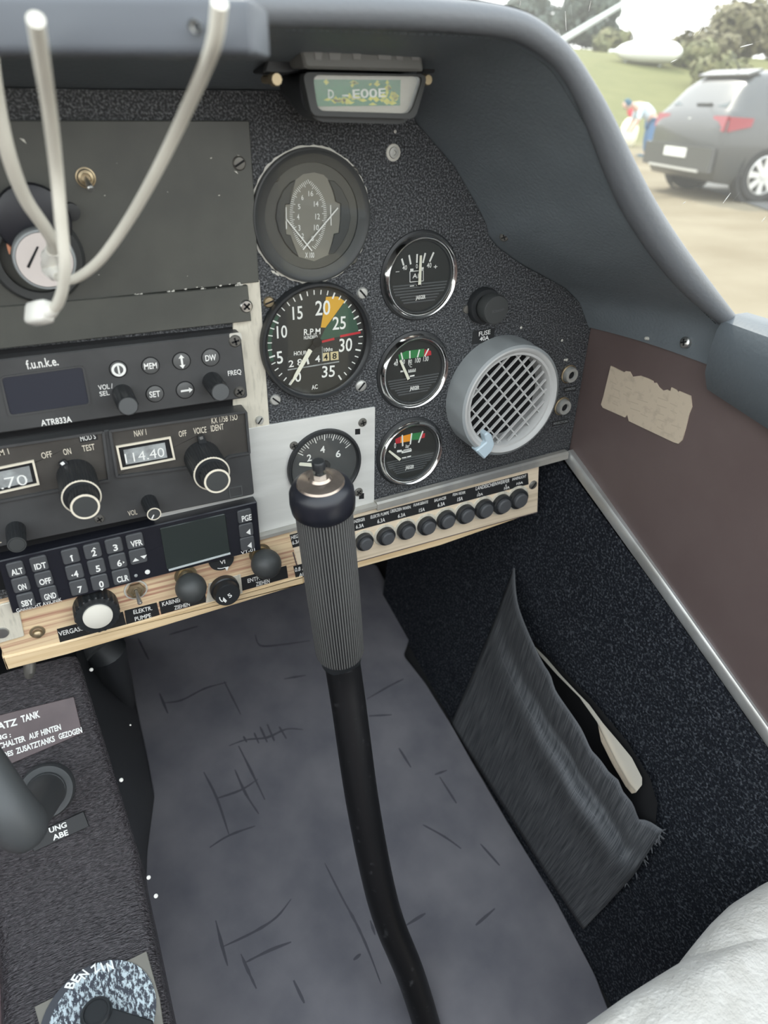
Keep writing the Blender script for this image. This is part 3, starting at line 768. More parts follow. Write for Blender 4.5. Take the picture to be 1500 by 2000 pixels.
for nm, b0, f1, r1, f2, r2, ptr in (('COM', (146, 930), (159.5, 971), 41, (166.5, 990), 30.5, (120, 903)), ('NAV', (404, 888), (414, 925.5), 36.5, (424.5, 940), 26.5, (392.5, 853))):
    ha = stand(b0, f1, hk); c = pt.L(*f1, ha); r = r1 * pt.sc(*f1, ha)
    k = MB().lathe(c, [(r * 1.0, hk), (r, ha - 0.0006), (r * 0.97, ha), (0, ha)], 160, kn=(40, r * 0.05, hk + 0.0005, ha - 0.0002)).build('outer_knob', 'black_plastic', pt.root)
    MB().lathe(c, [(r * 0.98, ha - 0.0003), (r * 0.965, ha + 0.0003), (r * 0.90, ha + 0.0003), (r * 0.88, ha - 0.0003)], 48).build('ring', 'ink_cream', k)
    knob(pt, 'inner_knob', f1, f2, 1.0, r2, ha - 0.0001, 'black_plastic', 'dark_plastic', 26, 'ink_cream', 0.82)
    hp = hk + 0.004; a = pt.L(*ptr, hp); bq = pt.L(b0[0], b0[1], hp)
    e = (Vector(bq) - Vector(a)).normalized(); u = Vector((-e.y, e.x)) * 0.0022; A = Vector(a)
    lv = MB().prism(rpoly([A + u, A - u, A - u * 1.6 + e * 0.012, A + u * 1.6 + e * 0.012], 0.001), hk + 0.001, hp, 0.0004).build('selector_lever', 'black_plastic', pt.root)
    MB().prism(rpoly([A + u * 0.5, A - u * 0.5, A - u * 0.5 + e * 0.002, A + u * 0.5 + e * 0.002], 0.0004), hp, hp + 0.0002).build('index_mark', 'ink_white' if nm == 'COM' else 'steel', lv)
o, h1, c, r = knob(pt, 'volume_knob', (294, 978), (301, 1004), 1.1, 14.5, hk, 'black_plastic', 'dark_plastic', 18, 'ink_cream', 0.8)
m = MB(); m.prism([(c[0] - r * 0.5, c[1] - r * 0.55), (c[0] - r * 0.35, c[1] - r * 0.68), (c[0], c[1] - r * 0.1), (c[0] - r * 0.1, c[1])], h1 + 0.0004, h1 + 0.0006); m.build('index_mark', 'ink_white', o)
knob(pt, 'volume_knob', (28, 1034), (33, 1064), 1.05, 20, hk, 'black_plastic', 'dark_plastic', 18, 'dark_plastic', 0.8)
pt.screw(194, 1013, 10, hk, 'screw_dark', 'cross', 0.4)
MB().frame(ccw(pt.P([(446, 953), (472, 948), (474, 967), (449, 972)], hk)), inset(ccw(pt.P([(446, 953), (472, 948), (474, 967), (449, 972)], hk)), 0.0006), hk - 0.0002, hk + 0.0006).build('small_window', 'radio_edge', pt.root)

# ============================================================ transponder keypad
ht = 0.011
pt = PT('transponder', 250, 1090, 'black transponder with a square-keyed keypad and a dark screen above the wooden strip', 'transponder')
MB().prism(rpoly(pt.P([(-5, 1097), (502, 980), (510, 1074), (25, 1199)], ht), 0.0008), 0.0, ht, 0.0007).build('body', 'gloss_black', pt.root)
keys = [('ALT', 31, 1113), ('ON', 41, 1143), ('SBY', 51, 1174), ('IDT', 76.5, 1102), ('OFF', 86, 1132), ('GND', 95.5, 1161), ('1', 138, 1087), ('4', 146, 1118), ('7', 154, 1148), ('2', 181, 1077), ('5', 189, 1107.5), ('0', 195.5, 1138), ('3', 223, 1066.5), ('6', 230.5, 1097), ('CLR', 237, 1127), ('VFR', 264, 1057.5), ('ud', 270, 1087.5), ('PGE', 478.5, 1008.5), ('l', 481.5, 1036), ('l', 484, 1062)]
kproto = None
for k, x, y in keys:
    hk2 = ht + 0.0016; rt = x > 400; wx, wy = (13.5, 12.4) if rt else (16.5, 13.7)
    sl = 0.245; tilt = 0.12 if rt else (0.31 - (x - 41) * 0.00044)
    q = [(x - wx - tilt * -wy * -1, y - wy + wx * sl), (x + wx - tilt * wy, y - wy - wx * sl), (x + wx + tilt * wy, y + wy - wx * sl), (x - wx + tilt * wy, y + wy + wx * sl)]
    b = MB().prism(rpoly(pt.P(q, hk2), 0.0019), ht - 0.0002, hk2, 0.0006).build('key', 'key_grey', pt.root)
    m = MB(); z = hk2 + 0.00005
    x2, y2 = x + 2.5, y + 3.5
    def tri(px, py, a, d):
        c = Vector(pt.L(px, py, z)); s = a * pt.sc(px, py, z)
        v = [Vector((-1, 0)), Vector((1, 0)), Vector((0, 1.2))] if d in 'u' else [Vector((-1, 0)), Vector((0, -1.2)), Vector((1, 0))] if d == 'd' else [Vector((-1.2, 0)), Vector((0, -1)), Vector((0, 1))] if d == 'l' else [Vector((0, -1)), Vector((1.2, 0)), Vector((0, 1))]
        m.prism([c + p * s for p in v], z, z + 0.0001)
    if k == 'ud': tri(x2 - 7, y2 + 5, 6.5, 'u'); tri(x2 + 8, y2 - 6, 6.5, 'd')
    elif k == 'l': tri(x2 + 5, y2 - 1, 6.8, 'l')
    else:
        wd = 2.6 if k == '1' else {1: 4.5, 3: 11.5}.get(len(k), 8); hh = 12 if len(k) == 1 else 11
        if rt: wd = 9.5
        if k == '1': pt.line(m, (x2 - 3.5, y2 - 2.6), (x2 + 0.8, y2 - 6.2), 2.6, z, 0.0001); wd = 1.4
        pt.text(m, k, (x2 - wd + 1.2, y2 + 5.2 + wd * 0.2), (x2 + wd + 1.2, y2 + 5.2 - wd * 0.25), hh, z, 0.03)
        if k == '2': tri(x2 + 0.5, y2 - 8, 4, 'u')
        if k == '0': tri(x2 + 1, y2 + 8, 4, 'd')
        if k == '4': tri(x2 - 6, y2 + 2, 3, 'l')
        if k == '6': tri(x2 + 7, y2 - 2, 3, 'r')
    m.build('legend', 'ink_white', b)
so = pt.P([(312, 1031.5), (439, 1002.5), (449, 1078.5), (326, 1112)], ht)
MB().prism(rpoly(so, 0.0012), ht - 0.0003, ht + 0.0010, 0.0004).build('screen', 'screen_green', pt.root)
m = MB(); m.tube([(*pt.L(329, 1112, ht), ht + 0.0012), (*pt.L(449, 1079, ht), ht + 0.0012)], 0.0009, 8); m.build('screen_lip', 'lip_grey', pt.root)
for x, y, r, mm_ in ((288, 1117, 5.2, 'ink_white'), (265.5, 1124, 3.6, 'drum')):
    c = pt.L(x, y, ht); s = pt.sc(x, y, ht); MB().lathe(c, [(r * s, ht), (r * s * 0.9, ht + 0.0006), (0, ht + 0.0009)], 16).build('indicator', mm_, pt.root)
pt.word('GARRECHT AVIONIK', (33, 1196), (121.5, 1173.5), 7, ht, 0.01); pt.word('VT-01', (471, 1083), (498, 1075.5), 6, ht, 0.01)
# ============================================================ gauges
def arcband(mb, c, r0, r1, a0, a1, z, n=14, th=0.00012):     # angles in degrees, anticlockwise from +x
    o = []; 
    for k in range(n + 1):
        a = math.radians(a0 + (a1 - a0) * k / n); o.append((c[0] + r1 * math.cos(a), c[1] + r1 * math.sin(a)))
    for k in range(n, -1, -1):
        a = math.radians(a0 + (a1 - a0) * k / n); o.append((c[0] + r0 * math.cos(a), c[1] + r0 * math.sin(a)))
    mb.prism(o, z, z + th)
def tick(mb, c, r0, r1, a, wd, z):
    a = math.radians(a); e = Vector((math.cos(a), math.sin(a))); u = Vector((-e.y, e.x)) * wd / 2; C0 = Vector(c)
    mb.prism([C0 + e * r0 + u, C0 + e * r0 - u, C0 + e * r1 - u, C0 + e * r1 + u], z, z + 0.00015)
def angr(pt, c, px, py, z):
    q = Vector(pt.L(px, py, z)) - Vector(c); return math.degrees(math.atan2(q.y, q.x)), q.length

# ---- tachometer
pt = PT('tachometer', 622, 671, 'large round rev counter with white numerals and yellow and green sectors', 'gauge')
hb = 0.0065; c = pt.L(623.5, 672, hb); R = 0.0412
MB().lathe(c, [(R, 0), (R, hb - 0.0015), (R * 0.985, hb), (R * 0.95, hb), (R * 0.925, hb - 0.0016), (R * 0.905, hb - 0.002), (R * 0.90, 0.0012), (R * 0.9, 0.001)], 72).build('bezel', 'black_plastic', pt.root)
z = 0.0012
f = MB().lathe(c, [(R * 0.905, z - 0.0004), (R * 0.905, z), (0, z)], 64).build('dial_face', 'dial_black', pt.root)
z += 0.00002
def P4(pts): return [(480 + x / 3.571, 500 + y / 3.571) for x, y in pts]
MB().prism(pt.P(P4([(560, 285), (640, 282), (690, 315), (556, 500), (523, 498), (540, 400)]), z), z, z + 0.0001).build('yellow_sector', 'paint_yellow', f)
MB().prism(pt.P(P4([(692, 318), (738, 380), (770, 450), (790, 530), (640, 565), (515, 588), (556, 502)]), z), z, z + 0.0001).build('green_sector', 'paint_dkgreen', f)
m = MB(); pt.line(m, P4([(508, 603)])[0], P4([(617, 577)])[0], 4, z + 0.0001); pt.line(m, P4([(658, 560)])[0], P4([(800, 532)])[0], 4, z + 0.0001); m.build('red_line', 'paint_red', f)
m = MB(); arcband(m, c, R * 0.80, R * 0.86, 142, 196, z); m.build('green_arc', 'paint_dkgreen', f)
m = MB()
a0, _ = angr(pt, c, *P4([(297, 905)])[0], z); a1, _ = angr(pt, c, *P4([(658, 850)])[0], z)
a0 = a0 % 360; a1 = a1 if a1 < 90 else a1 - 360
for k in range(36):
    a = a0 + (a1 - a0) * k / 35; big = k % 5 == 0
    tick(m, c, R * (0.76 if big else 0.79), R * 0.865, a, 0.0011 if big else 0.0007, z + 0.0001)
for s_t, x0, x1, y0, hh in (('15', 328, 398, 440, 90), ('20', 485, 588, 410, 100), ('25', 605, 697, 510, 88), ('30', 650, 740, 664, 90), ('35', 530, 620, 843, 78), ('10', 218, 290, 570, 85), ('5', 220, 262, 748, 85), ('0', 345, 388, 875, 70)):
    pt.text(m, s_t, P4([(x0, y0 + 4)])[0], P4([(x1, y0 - 4)])[0], hh / 3.571, z + 0.00015, 0.012)
for s_t, x0, x1, y0, hh in (('R.P.M', 405, 520, 548, 42), ('HUNDRED', 405, 500, 578, 24), ('HOURS', 335, 440, 692, 30), ('AC', 460, 502, 928, 30), ('10ths', 545, 605, 664, 26)):
    pt.text(m, s_t, P4([(x0, y0 + 4)])[0], P4([(x1, y0 - 4)])[0], hh / 3.571, z + 0.00015, 0.015)
m.build('markings', 'ink_white', f)
wn = MB().frame(ccw(pt.P(P4([(288, 700), (530, 668), (532, 750), (292, 795)]), z)), inset(ccw(pt.P(P4([(288, 700), (530, 668), (532, 750), (292, 795)]), z)), 0.0004), z, z + 0.0003).build('counter_window', 'dial_grey', f)
m = MB()
for s_t, x, y in (('2', 300, 776), ('8', 360, 766), ('1', 430, 756), ('4', 484, 742)): pt.text(m, s_t, P4([(x, y)])[0], P4([(x + (35 if s_t != '1' else 14), y - 5)])[0], 13, z + 0.0002)
m.build('counter_digits', 'ink_white', f)
m = MB(); m.prism(pt.P(P4([(533, 678), (580, 672), (582, 728), (536, 734)]), z), z, z + 0.0002); m.prism(pt.P(P4([(590, 670), (645, 664), (647, 722), (592, 728)]), z), z, z + 0.0002); m.build('tenths_drum', 'counter_cream', f)
m = MB(); pt.text(m, '4', P4([(545, 726)])[0], P4([(572, 722)])[0], 11, z + 0.0003, 0.02); pt.text(m, '8', P4([(604, 718)])[0], P4([(634, 714)])[0], 11, z + 0.0003, 0.02); m.build('tenths_digits', 'slot_dark', f)
m = MB(); pt.line(m, P4([(292, 794)])[0], P4([(650, 736)])[0], 2.2, z + 0.0002); pt.line(m, P4([(533, 632)])[0], P4([(534, 735)])[0], 1.6, z + 0.0002); m.build('counter_frame', 'drum', f)
zn = 0.0028
nd = MB(); a = Vector(pt.L(*P4([(310, 900)])[0], zn)); b = Vector(pt.L(*P4([(450, 655)])[0], zn)); e = (b - a).normalized(); u = Vector((-e.y, e.x))
nd.prism([a + u * 0.0002, a - u * 0.0002, a + e * 0.008 - u * 0.0013, b - u * 0.0017, b + e * 0.0004, b + u * 0.0017, a + e * 0.008 + u * 0.0013], zn, zn + 0.0004)
no = nd.build('needle', 'needle', pt.root)
MB().prism([b + u * 0.0017, b - u * 0.0017, Vector(c) - u * 0.0024, Vector(c) + u * 0.0024], zn - 0.0001, zn + 0.0003).build('needle_tail', 'slot_dark', no)
MB().lathe(c, [(0.0034, z), (0.0034, zn + 0.0004), (0.0026, zn + 0.0008), (0, zn + 0.0008)], 20).build('hub', 'slot_dark', pt.root)
MB().lathe(c, [(R * 0.93, 0.0048), (0, 0.0049)], 48).build('glass', 'gauge_glass', pt.root)
for x, y, mm_, a_ in ((525, 590, 'brass', 0.3), (707.5, 572.5, 'screw_pale', 2.3), (705, 753.5, 'screw_pale', 0.8), (538, 781, 'screw_pale', 2.4)): pt.screw(x, y, 10.5, 0.0, mm_, 'slot', a_)

# ---- dual-scale gauge at the top
pt = PT('dual_scale_gauge', 610, 424, 'round gauge with two crossed white needles in a bottle-shaped window, top of the panel', 'gauge')
c = pt.L(609.5, 424.5); R = 0.0408
sil = MB(); rng = random.Random(9)
o = []; i_ = []
for k in range(96):
    a = 2 * PI * k / 96; rr = R * (1.0 + rng.uniform(-0.004, 0.022)); o.append((c[0] + rr * math.cos(a), c[1] + rr * math.sin(a))); i_.append((c[0] + R * 0.97 * math.cos(a), c[1] + R * 0.97 * math.sin(a)))
sil.frame(o, i_, 0.0, 0.0004); sil.build('chipped_rim', 'chip_silver', pt.root)
hb = 0.0034
MB().lathe(c, [(R * 0.985, 0), (R * 0.975, hb), (R * 0.95, hb + 0.0003), (R * 0.93, hb - 0.0004), (R * 0.78, 0.0016), (R * 0.775, 0.0002)], 72).build('bezel', 'dark_plastic', pt.root)
def P1(pts): return [(500 + x / 6.52, 300 + y / 6.52) for x, y in pts]
z = 0.0004
f = MB().lathe(c, [(R * 0.79, z - 0.0005), (R * 0.79, z), (0, z)], 56).build('dial_face', mat('dial_smoke', (0.075, 0.075, 0.068), 0.5), pt.root)
MB().prism(pt.P(P1([(505, 335), (600, 262), (740, 240), (860, 270), (925, 335), (1018, 612), (1080, 640), (1078, 860), (1060, 1010), (1000, 1025), (930, 1285), (740, 1370), (545, 1315), (440, 1040), (388, 1030), (368, 880), (375, 650), (432, 645)]), z), z - 0.0002, z + 0.00005).build('window', mat('dial_window', (0.215, 0.205, 0.175), 0.5), f)
for q in ([(505, 335), (450, 470), (432, 645), (375, 650), (368, 880), (388, 1030), (440, 1040), (470, 1140), (545, 1315), (470, 1260), (370, 1140), (290, 980), (255, 820), (275, 640), (350, 470), (440, 370)],
          [(925, 335), (990, 480), (1018, 612), (1080, 640), (1078, 860), (1060, 1010), (1000, 1025), (980, 1120), (930, 1285), (1000, 1270), (1100, 1140), (1180, 980), (1208, 820), (1180, 620), (1090, 440), (1000, 350)]):
    MB().prism(pt.P(P1(q), 0.0016), z, 0.0016, 0.0004).build('cover_plate', 'dark_plastic', f)
z2 = z + 0.0001
m = MB()
cl = Vector(pt.L(*P1([(560, 800)])[0], z2)); 
def scale(mb, pts, n, l0, l1, wd):
    D = dense([Vector((*pt.L(*p, z2), 0)) for p in P1(pts)], 6)
    for k in range(n):
        p = lerp_path(D, k / (n - 1)); q = lerp_path(D, min(1, k / (n - 1) + 0.01)); r = lerp_path(D, max(0, k / (n - 1) - 0.01))
        e = (q - r).normalized(); u = Vector((-e.y, e.x, 0)); L = l1 if k % 4 == 0 else l0; uu = e * wd / 2
        A = p; B = p + u * L
        mb.prism([A + uu, A - uu, B - uu, B + uu], z2, z2 + 0.0001)
scale(m, [(600, 1220), (520, 1110), (462, 960), (430, 820), (440, 640), (480, 500), (570, 390), (660, 330)], 40, -0.0020, -0.0031, 0.00035)
scale(m, [(760, 1215), (840, 1080), (885, 930), (900, 800), (885, 640), (840, 520), (780, 430), (700, 350)], 40, 0.0020, 0.0031, 0.00035)
for s_t, x0, x1, y0, hh in (('2', 582, 610, 1075, 60), ('3', 540, 566, 980, 70), ('4', 525, 552, 840, 72), ('5', 535, 566, 705, 62), ('6', 578, 606, 590, 62), ('8', 705, 735, 1110, 62), ('10', 738, 800, 975, 70), ('12', 755, 812, 836, 72), ('14', 738, 795, 672, 66), ('16', 668, 728, 540, 66), ('X 100', 625, 740, 1325, 66)):
    pt.text(m, s_t, P1([(x0, y0 + 1)])[0], P1([(x1, y0 - 1)])[0], hh / 6.52, z2, 0.012)
pt.line(m, P1([(382, 680)])[0], P1([(386, 960)])[0], 1.8, z2); pt.line(m, P1([(948, 655)])[0], P1([(955, 915)])[0], 1.8, z2)
m.build('markings', 'ink_white', f)
m = MB(); pt.line(m, P1([(382, 830)])[0], P1([(712, 1238)])[0], 2.4, z2 + 0.0009); m.build('needle', 'ink_white', pt.root)
m = MB(); pt.line(m, P1([(598, 1222)])[0], P1([(1042, 690)])[0], 2.4, z2 + 0.0014); m.build('needle', 'ink_white', pt.root)
MB().lathe(c, [(R * 0.90, 0.0027), (0, 0.0028)], 48).build('glass', 'gauge_glass', pt.root)
for x, y, a_ in ((535, 344, 0.2), (689.5, 338, 0.5), (543.5, 518, 0.7), (686.5, 504.5, 0.1)): pt.screw(x, y, 11, 0.0, 'screw_dark', 'cross', a_)
m = MB()
for x, y in ((697, 346), (532, 503), (534, 531), (541, 535)):
    m.prism(pt.P([(x - 5, y - 3), (x + 2, y - 2), (x + 4, y + 4), (x - 2, y + 2)]), 0, 0.0005)
m.build('paint_chip', 'chip_silver', pt.root)

# ---- small gauge on the bare metal plate
pt = PT('small_gauge', 638, 911, 'small black gauge marked 2 4 6 on the bare metal plate, behind the stick grip', 'gauge')
h0 = 0.0018; hb = h0 + 0.004; c = pt.L(637, 912, hb); R = 70 * pt.sc(637, 912, hb)
MB().lathe(c, [(R, h0), (R, hb - 0.001), (R * 0.98, hb), (R * 0.94, hb), (R * 0.90, hb - 0.0012), (R * 0.89, h0 + 0.0008)], 56).build('bezel', 'black_plastic', pt.root)
z = h0 + 0.0009
f = MB().lathe(c, [(R * 0.9, z - 0.0004), (R * 0.9, z), (0, z)], 48).build('dial_face', 'dial_grey', pt.root)
m = MB()
aa, rr = angr(pt, c, *P4([(400, 1390)])[0], z); ab, r2 = angr(pt, c, *P4([(712, 1325)])[0], z); ro = R * 0.86
for k in range(25):
    a = aa + (ab - aa) * k / 24; tick(m, c, ro - (0.0050 if k % 4 == 0 else 0.0032), ro, a, 0.0007 if k % 4 == 0 else 0.0004, z)
for s_t, x0, x1, y0, hh in (('2', 428, 460, 1430, 46), ('4', 520, 553, 1372, 46), ('6', 628, 662, 1402, 46)): pt.text(m, s_t, P4([(x0, y0 + 3)])[0], P4([(x1, y0 - 4)])[0], hh / 3.571, z, 0.02)
m.build('markings', 'ink_white', f)
zn = z + 0.0012; a = Vector(pt.L(584, 906, zn)); b = Vector(c); e = (b - a).normalized(); u = Vector((-e.y, e.x))
MB().prism(rpoly([a + u * 0.0013, a - u * 0.0013, b - u * 0.0016 - e * 0.004, b + u * 0.0016 - e * 0.004], 0.0012), zn, zn + 0.0004).build('needle', 'needle', pt.root)
MB().lathe(c, [(0.0042, z), (0.0042, zn + 0.0006), (0, zn + 0.0009)], 20).build('hub', 'slot_dark', pt.root)
MB().lathe(c, [(R * 0.92, hb - 0.0012), (0, hb - 0.0011)], 40).build('glass', 'gauge_glass', pt.root)

# ---- three chrome-rimmed gauges
def chromegauge(label, cx, cy, rpx, o, sc_, kind):
    def Q(pts): return [(o[0] + x / sc_, o[1] + y / sc_) for x, y in pts]
    hb = 0.0062
    pt = PT('chrome_gauge', cx, cy, label, 'gauge', 'small chrome-rimmed gauges')
    c = pt.L(cx, cy, hb); R = rpx * pt.sc(cx, cy, hb)
    MB().lathe(c, [(R * 1.10, 0), (R * 1.09, 0.0008), (R * 1.03, 0.0015), (R * 1.02, 0.0015)], 64).build('gasket', 'black_plastic', pt.root)
    MB().lathe(c, [(R * 1.03, 0.0012), (R * 1.04, 0.003), (R * 1.0, hb - 0.0012), (R * 0.965, hb), (R * 0.93, hb - 0.0005), (R * 0.90, hb - 0.002), (R * 0.885, hb - 0.0032)], 72).build('chrome_rim', 'chrome', pt.root)
    MB().lathe(c, [(R * 0.885, hb - 0.003), (R * 0.86, hb - 0.0034), (R * 0.84, 0.0008)], 64).build('inner_ring', 'dial_grey', pt.root)
    z = 0.001
    f = MB().lathe(c, [(R * 0.86, z - 0.0004), (R * 0.86, z), (0, z)], 56).build('dial_face', 'dial_black', pt.root)
    z += 0.00005
    ink = MB(); ribs = MB()
    for k in range(7):
        yy = -R * (0.17 + 0.072 * k); xw = math.sqrt(max(0, (R * 0.80) ** 2 - (yy - 0.0) ** 2)) * (1.0 if k < 4 else 0.86)
        ribs.box(c[0] - xw, c[0] + xw, c[1] + yy - R * 0.017, c[1] + yy + R * 0.017, z, z + 0.0006)
    ribs.build('dial_rib', 'rib_grey', f)
    def ln(a, b, wd, mb=ink, zz=0.0): pt.line(mb, Q([a])[0], Q([b])[0], wd, z + zz, 0.00015)
    def tx(s, x0, x1, y, hh, sl=3): pt.text(ink, s, Q([(x0, y + sl)])[0], Q([(x1, y - sl)])[0], hh / sc_, z + 0.0002, 0.012)
    def poly(pts, m_, nm): MB().prism(pt.P(Q(pts), z), z, z + 0.0001).build(nm, m_, f)
    if kind == 'amp':
        for a, b in (((372, 545), (402, 650)), ((490, 485), (518, 635)), ((622, 468), (618, 610)), ((755, 452), (715, 612)), ((892, 440), (825, 592))): ln(a, b, 3)
        tx('40', 382, 455, 725, 75); tx('0', 602, 634, 700, 70); tx('40', 778, 852, 690, 80); tx('-', 272, 332, 775, 60); tx('+', 890, 948, 715, 80)
        for a, b in (((505, 750), (505, 925)), ((722, 735), (722, 905)), ((505, 752), (722, 733)), ((505, 925), (722, 905))): ln(a, b, 1.1)
        ln((510, 728), (560, 724), 4); ln((690, 705), (728, 700), 4); tx('AI', 545, 640, 860, 75, 2); ln((505, 985), (570, 978), 2.5); ln((610, 975), (690, 966), 2)
        nd = ((681, 490), (660, 965)); jg = (597, 757, 1200, 60)
    elif kind == 'temp':
        poly([(425, 470), (560, 400), (870, 362), (862, 498), (620, 530), (440, 560)], 'paint_green', 'green_band'); poly([(880, 372), (985, 400), (990, 470), (860, 496)], 'paint_red', 'red_band')
        for a, b in (((470, 430), (498, 548)), ((620, 400), (622, 530)), ((788, 378), (752, 512)), ((945, 358), (876, 492))): ln(a, b, 2.4, zz=0.00015)
        ln((395, 540), (405, 600), 2); tx('40', 340, 412, 655, 75); tx('60', 470, 532, 625, 75); tx('80', 588, 652, 618, 70); tx('100', 708, 800, 600, 80); tx('130', 848, 938, 575, 80); tx('°C', 590, 656, 682, 55)
        ln((460, 755), (510, 748), 3); 
        for k in range(5): ln((600 + k * 28, 772 - k * 5), (604 + k * 28, 722 - k * 5), 1.5)
        ln((600, 760), (722, 742), 3); ln((620, 838), (700, 822), 2.5)
        nd = ((455, 560), (600, 888)); jg = (618, 780, 1068, 62)
    else:
        poly([(372, 420), (470, 372), (455, 488), (378, 500)], 'paint_red', 'red_band'); poly([(455, 378), (640, 328), (625, 455), (455, 485)], 'paint_orange', 'orange_band'); poly([(660, 325), (820, 300), (790, 425), (650, 435)], 'paint_green', 'green_band'); poly([(845, 325), (885, 318), (875, 395), (820, 405)], 'paint_red', 'red_band')
        for a, b in (((490, 350), (498, 540)), ((652, 318), (628, 510)), ((845, 280), (772, 480))): ln(a, b, 2.6, zz=0.00015)
        tx('0', 350, 380, 575, 90); tx('bar', 545, 612, 568, 62); ln((400, 630), (480, 622), 4); ln((480, 645), (650, 610), 4.5)
        for k in range(6): ln((520 + k * 22, 640 - k * 7), (522 + k * 22, 600 - k * 5), 1.6)
        ln((485, 745), (560, 733), 2); ln((575, 728), (640, 712), 2)
        nd = ((262, 622), (455, 775)); jg = (543, 688, 930, 58)
    ink.build('markings', 'ink_white', f)
    jm = MB(); pt.text(jm, 'JAEGER', Q([(jg[0], jg[2] + 9)])[0], Q([(jg[1], jg[2] - 9)])[0], jg[3] / sc_, z + 0.0007, 0.03); jm.build('lettering', 'ink_white', f)
    zn = z + 0.0016; a = Vector(pt.L(*Q([nd[0]])[0], zn)); b = Vector(pt.L(*Q([nd[1]])[0], zn)); e = (b - a).normalized(); u = Vector((-e.y, e.x)) * R * 0.034
    MB().prism([a + u * 0.85, a - u * 0.85, b - u * 1.2, b + u * 1.2], zn, zn + 0.0004).build('needle', 'needle', pt.root)
    hc = Vector(c) + Vector((0, -R * 0.14)) if kind != 'oil' else b + e * R * 0.05
    MB().lathe((b.x, b.y), [(R * 0.05, z), (R * 0.05, zn), (0, zn)], 14).build('hub', 'slot_dark', pt.root)
    MB().lathe(c, [(R * 0.9, hb - 0.0024), (0, hb - 0.0023)], 44).build('glass', 'gauge_glass', pt.root)
chromegauge('chrome-rimmed ammeter marked 40 0 40 with a battery symbol, topmost of three', 827.5, 543.5, 68.5, (740, 440), 8.333, 'amp')
chromegauge('chrome-rimmed temperature gauge with a green band, middle of three', 814.5, 729.5, 63, (730, 640), 8.82, 'temp')
chromegauge('chrome-rimmed oil pressure gauge with red, orange and green bands, lowest of three', 807.5, 888.5, 57, (730, 810), 8.82, 'oil')

# ============================================================ main fuse, its label, air vent, jacks
pt = PT('main_fuse', 950, 600, 'black round breaker button above the FUSE 40A label', 'breaker')
h1 = 0.006; c = pt.L(950, 599, h1); s = pt.sc(950, 599, h1)
MB().lathe(c, [(29 * s, 0), (29 * s, h1 * 0.7), (27 * s, h1), (20 * s, h1), (20 * s, h1 - 0.001)], 40).build('collar', 'black_plastic', pt.root)
h2 = 0.0155; c2 = pt.L(970, 606, h2); s2 = pt.sc(970, 606, h2)
b = MB().lathe(c2, [(23 * s2, h1 - 0.002), (23.5 * s2, h2 - 0.001), (22 * s2, h2), (0, h2 + 0.0002)], 40).build('button', 'dark_plastic', pt.root)
m = MB(); pt.text(m, 'Klixon', (962, 612), (984, 606), 6, h2 + 0.0002, 0.0); m.build('engraving', 'cap_grey', b)
def placard(name, label, q, lines, h=0.0003, z0=0.0, m_='label_black', ink='ink_white', off=0.012, r=0.0, cat='label', group=None):
    pt = PT(name, q[0][0], q[0][1], label, cat, group)
    MB().prism(pt.P(q, h, r), z0, h).build('tape', m_, pt.root)
    for t, a, b, hh in lines:
        m = MB(); pt.text(m, t, a, b, hh, h, off); m.build('lettering', ink, pt.root)
    return pt
placard('fuse_label', 'black label reading FUSE 40A under the breaker button', [(924, 647), (967, 641), (964, 667), (922, 673)], [('FUSE', (935, 656.8), (957.5, 652), 8.5), ('40A', (936.5, 666.2), (954.5, 663), 8)])
# vent
hv = 0.024
pt = PT('air_vent', 1000, 782, 'round grey plastic air vent with a slatted grille at the right end of the panel', 'vent')
c = pt.L(1001, 786, hv); R = 0.0475
MB().lathe(c, [(R * 1.02, 0), (R * 1.02, hv * 0.62), (R * 1.0, hv * 0.82), (R * 0.99, hv * 0.95), (R * 0.95, hv)], 96, kn=(16, R * 0.022, 0.002, hv * 0.7)).build('outer_ring', 'grey_plastic', pt.root)
MB().lathe(c, [(R * 0.955, hv - 0.0005), (R * 0.93, hv + 0.0006), (R * 0.89, hv), (R * 0.86, hv - 0.002), (R * 0.82, hv - 0.002), (R * 0.80, hv - 0.004), (R * 0.79, 0.004)], 72).build('inner_ring', 'vent_grille', pt.root)
MB().lathe(c, [(R * 0.8, 0.004), (0, 0.003)], 48).build('throat', 'deep_black', pt.root)
th = None
def vp(x, y, h): return Vector(pt.L(880 + x / 5.55, 560 + y / 5.55, h))
hg = hv - 0.005
e = (vp(1000, 830, hg) - vp(400, 1490, hg)).normalized(); u = Vector((-e.y, e.x)); Rg = R * 0.80; cc = Vector(c)
def bar_(mb, off, d, n, wd, z0, z1):
    q = cc + n * off; L = math.sqrt(max(1e-9, Rg * Rg - off * off)); wv = n * wd / 2
    mb.prism([q - d * L - wv, q + d * L - wv, q + d * L + wv, q - d * L + wv], z0, z1)
for k in range(9):
    off = Rg * (0.80 - 0.2 * k) 
    m = MB(); bar_(m, off, e, u, R * 0.030, hg - 0.0018, hg); m.build('slat', 'vent_grille', pt.root)
for k in range(5):
    off = Rg * (-0.72 + 0.36 * k)
    m = MB(); bar_(m, off, u, e, R * 0.022, hg - 0.0028, hg - 0.0012); m.build('cross_bar', 'vent_grille', pt.root)
tb_ = [vp(265, 1775, hv + 0.001), vp(380, 1680, hv + 0.001), vp(360, 1600, hv + 0.001), vp(395, 1570, hv + 0.001), vp(440, 1600, hv + 0.001), vp(470, 1700, hv + 0.001), vp(440, 1780, hv + 0.001), vp(360, 1865, hv + 0.001)]
MB().prism(rpoly([tuple(v) for v in tb_], 0.0012), hv - 0.005, hv + 0.0025, 0.001).build('lever_tab', 'pale_blue', pt.root)
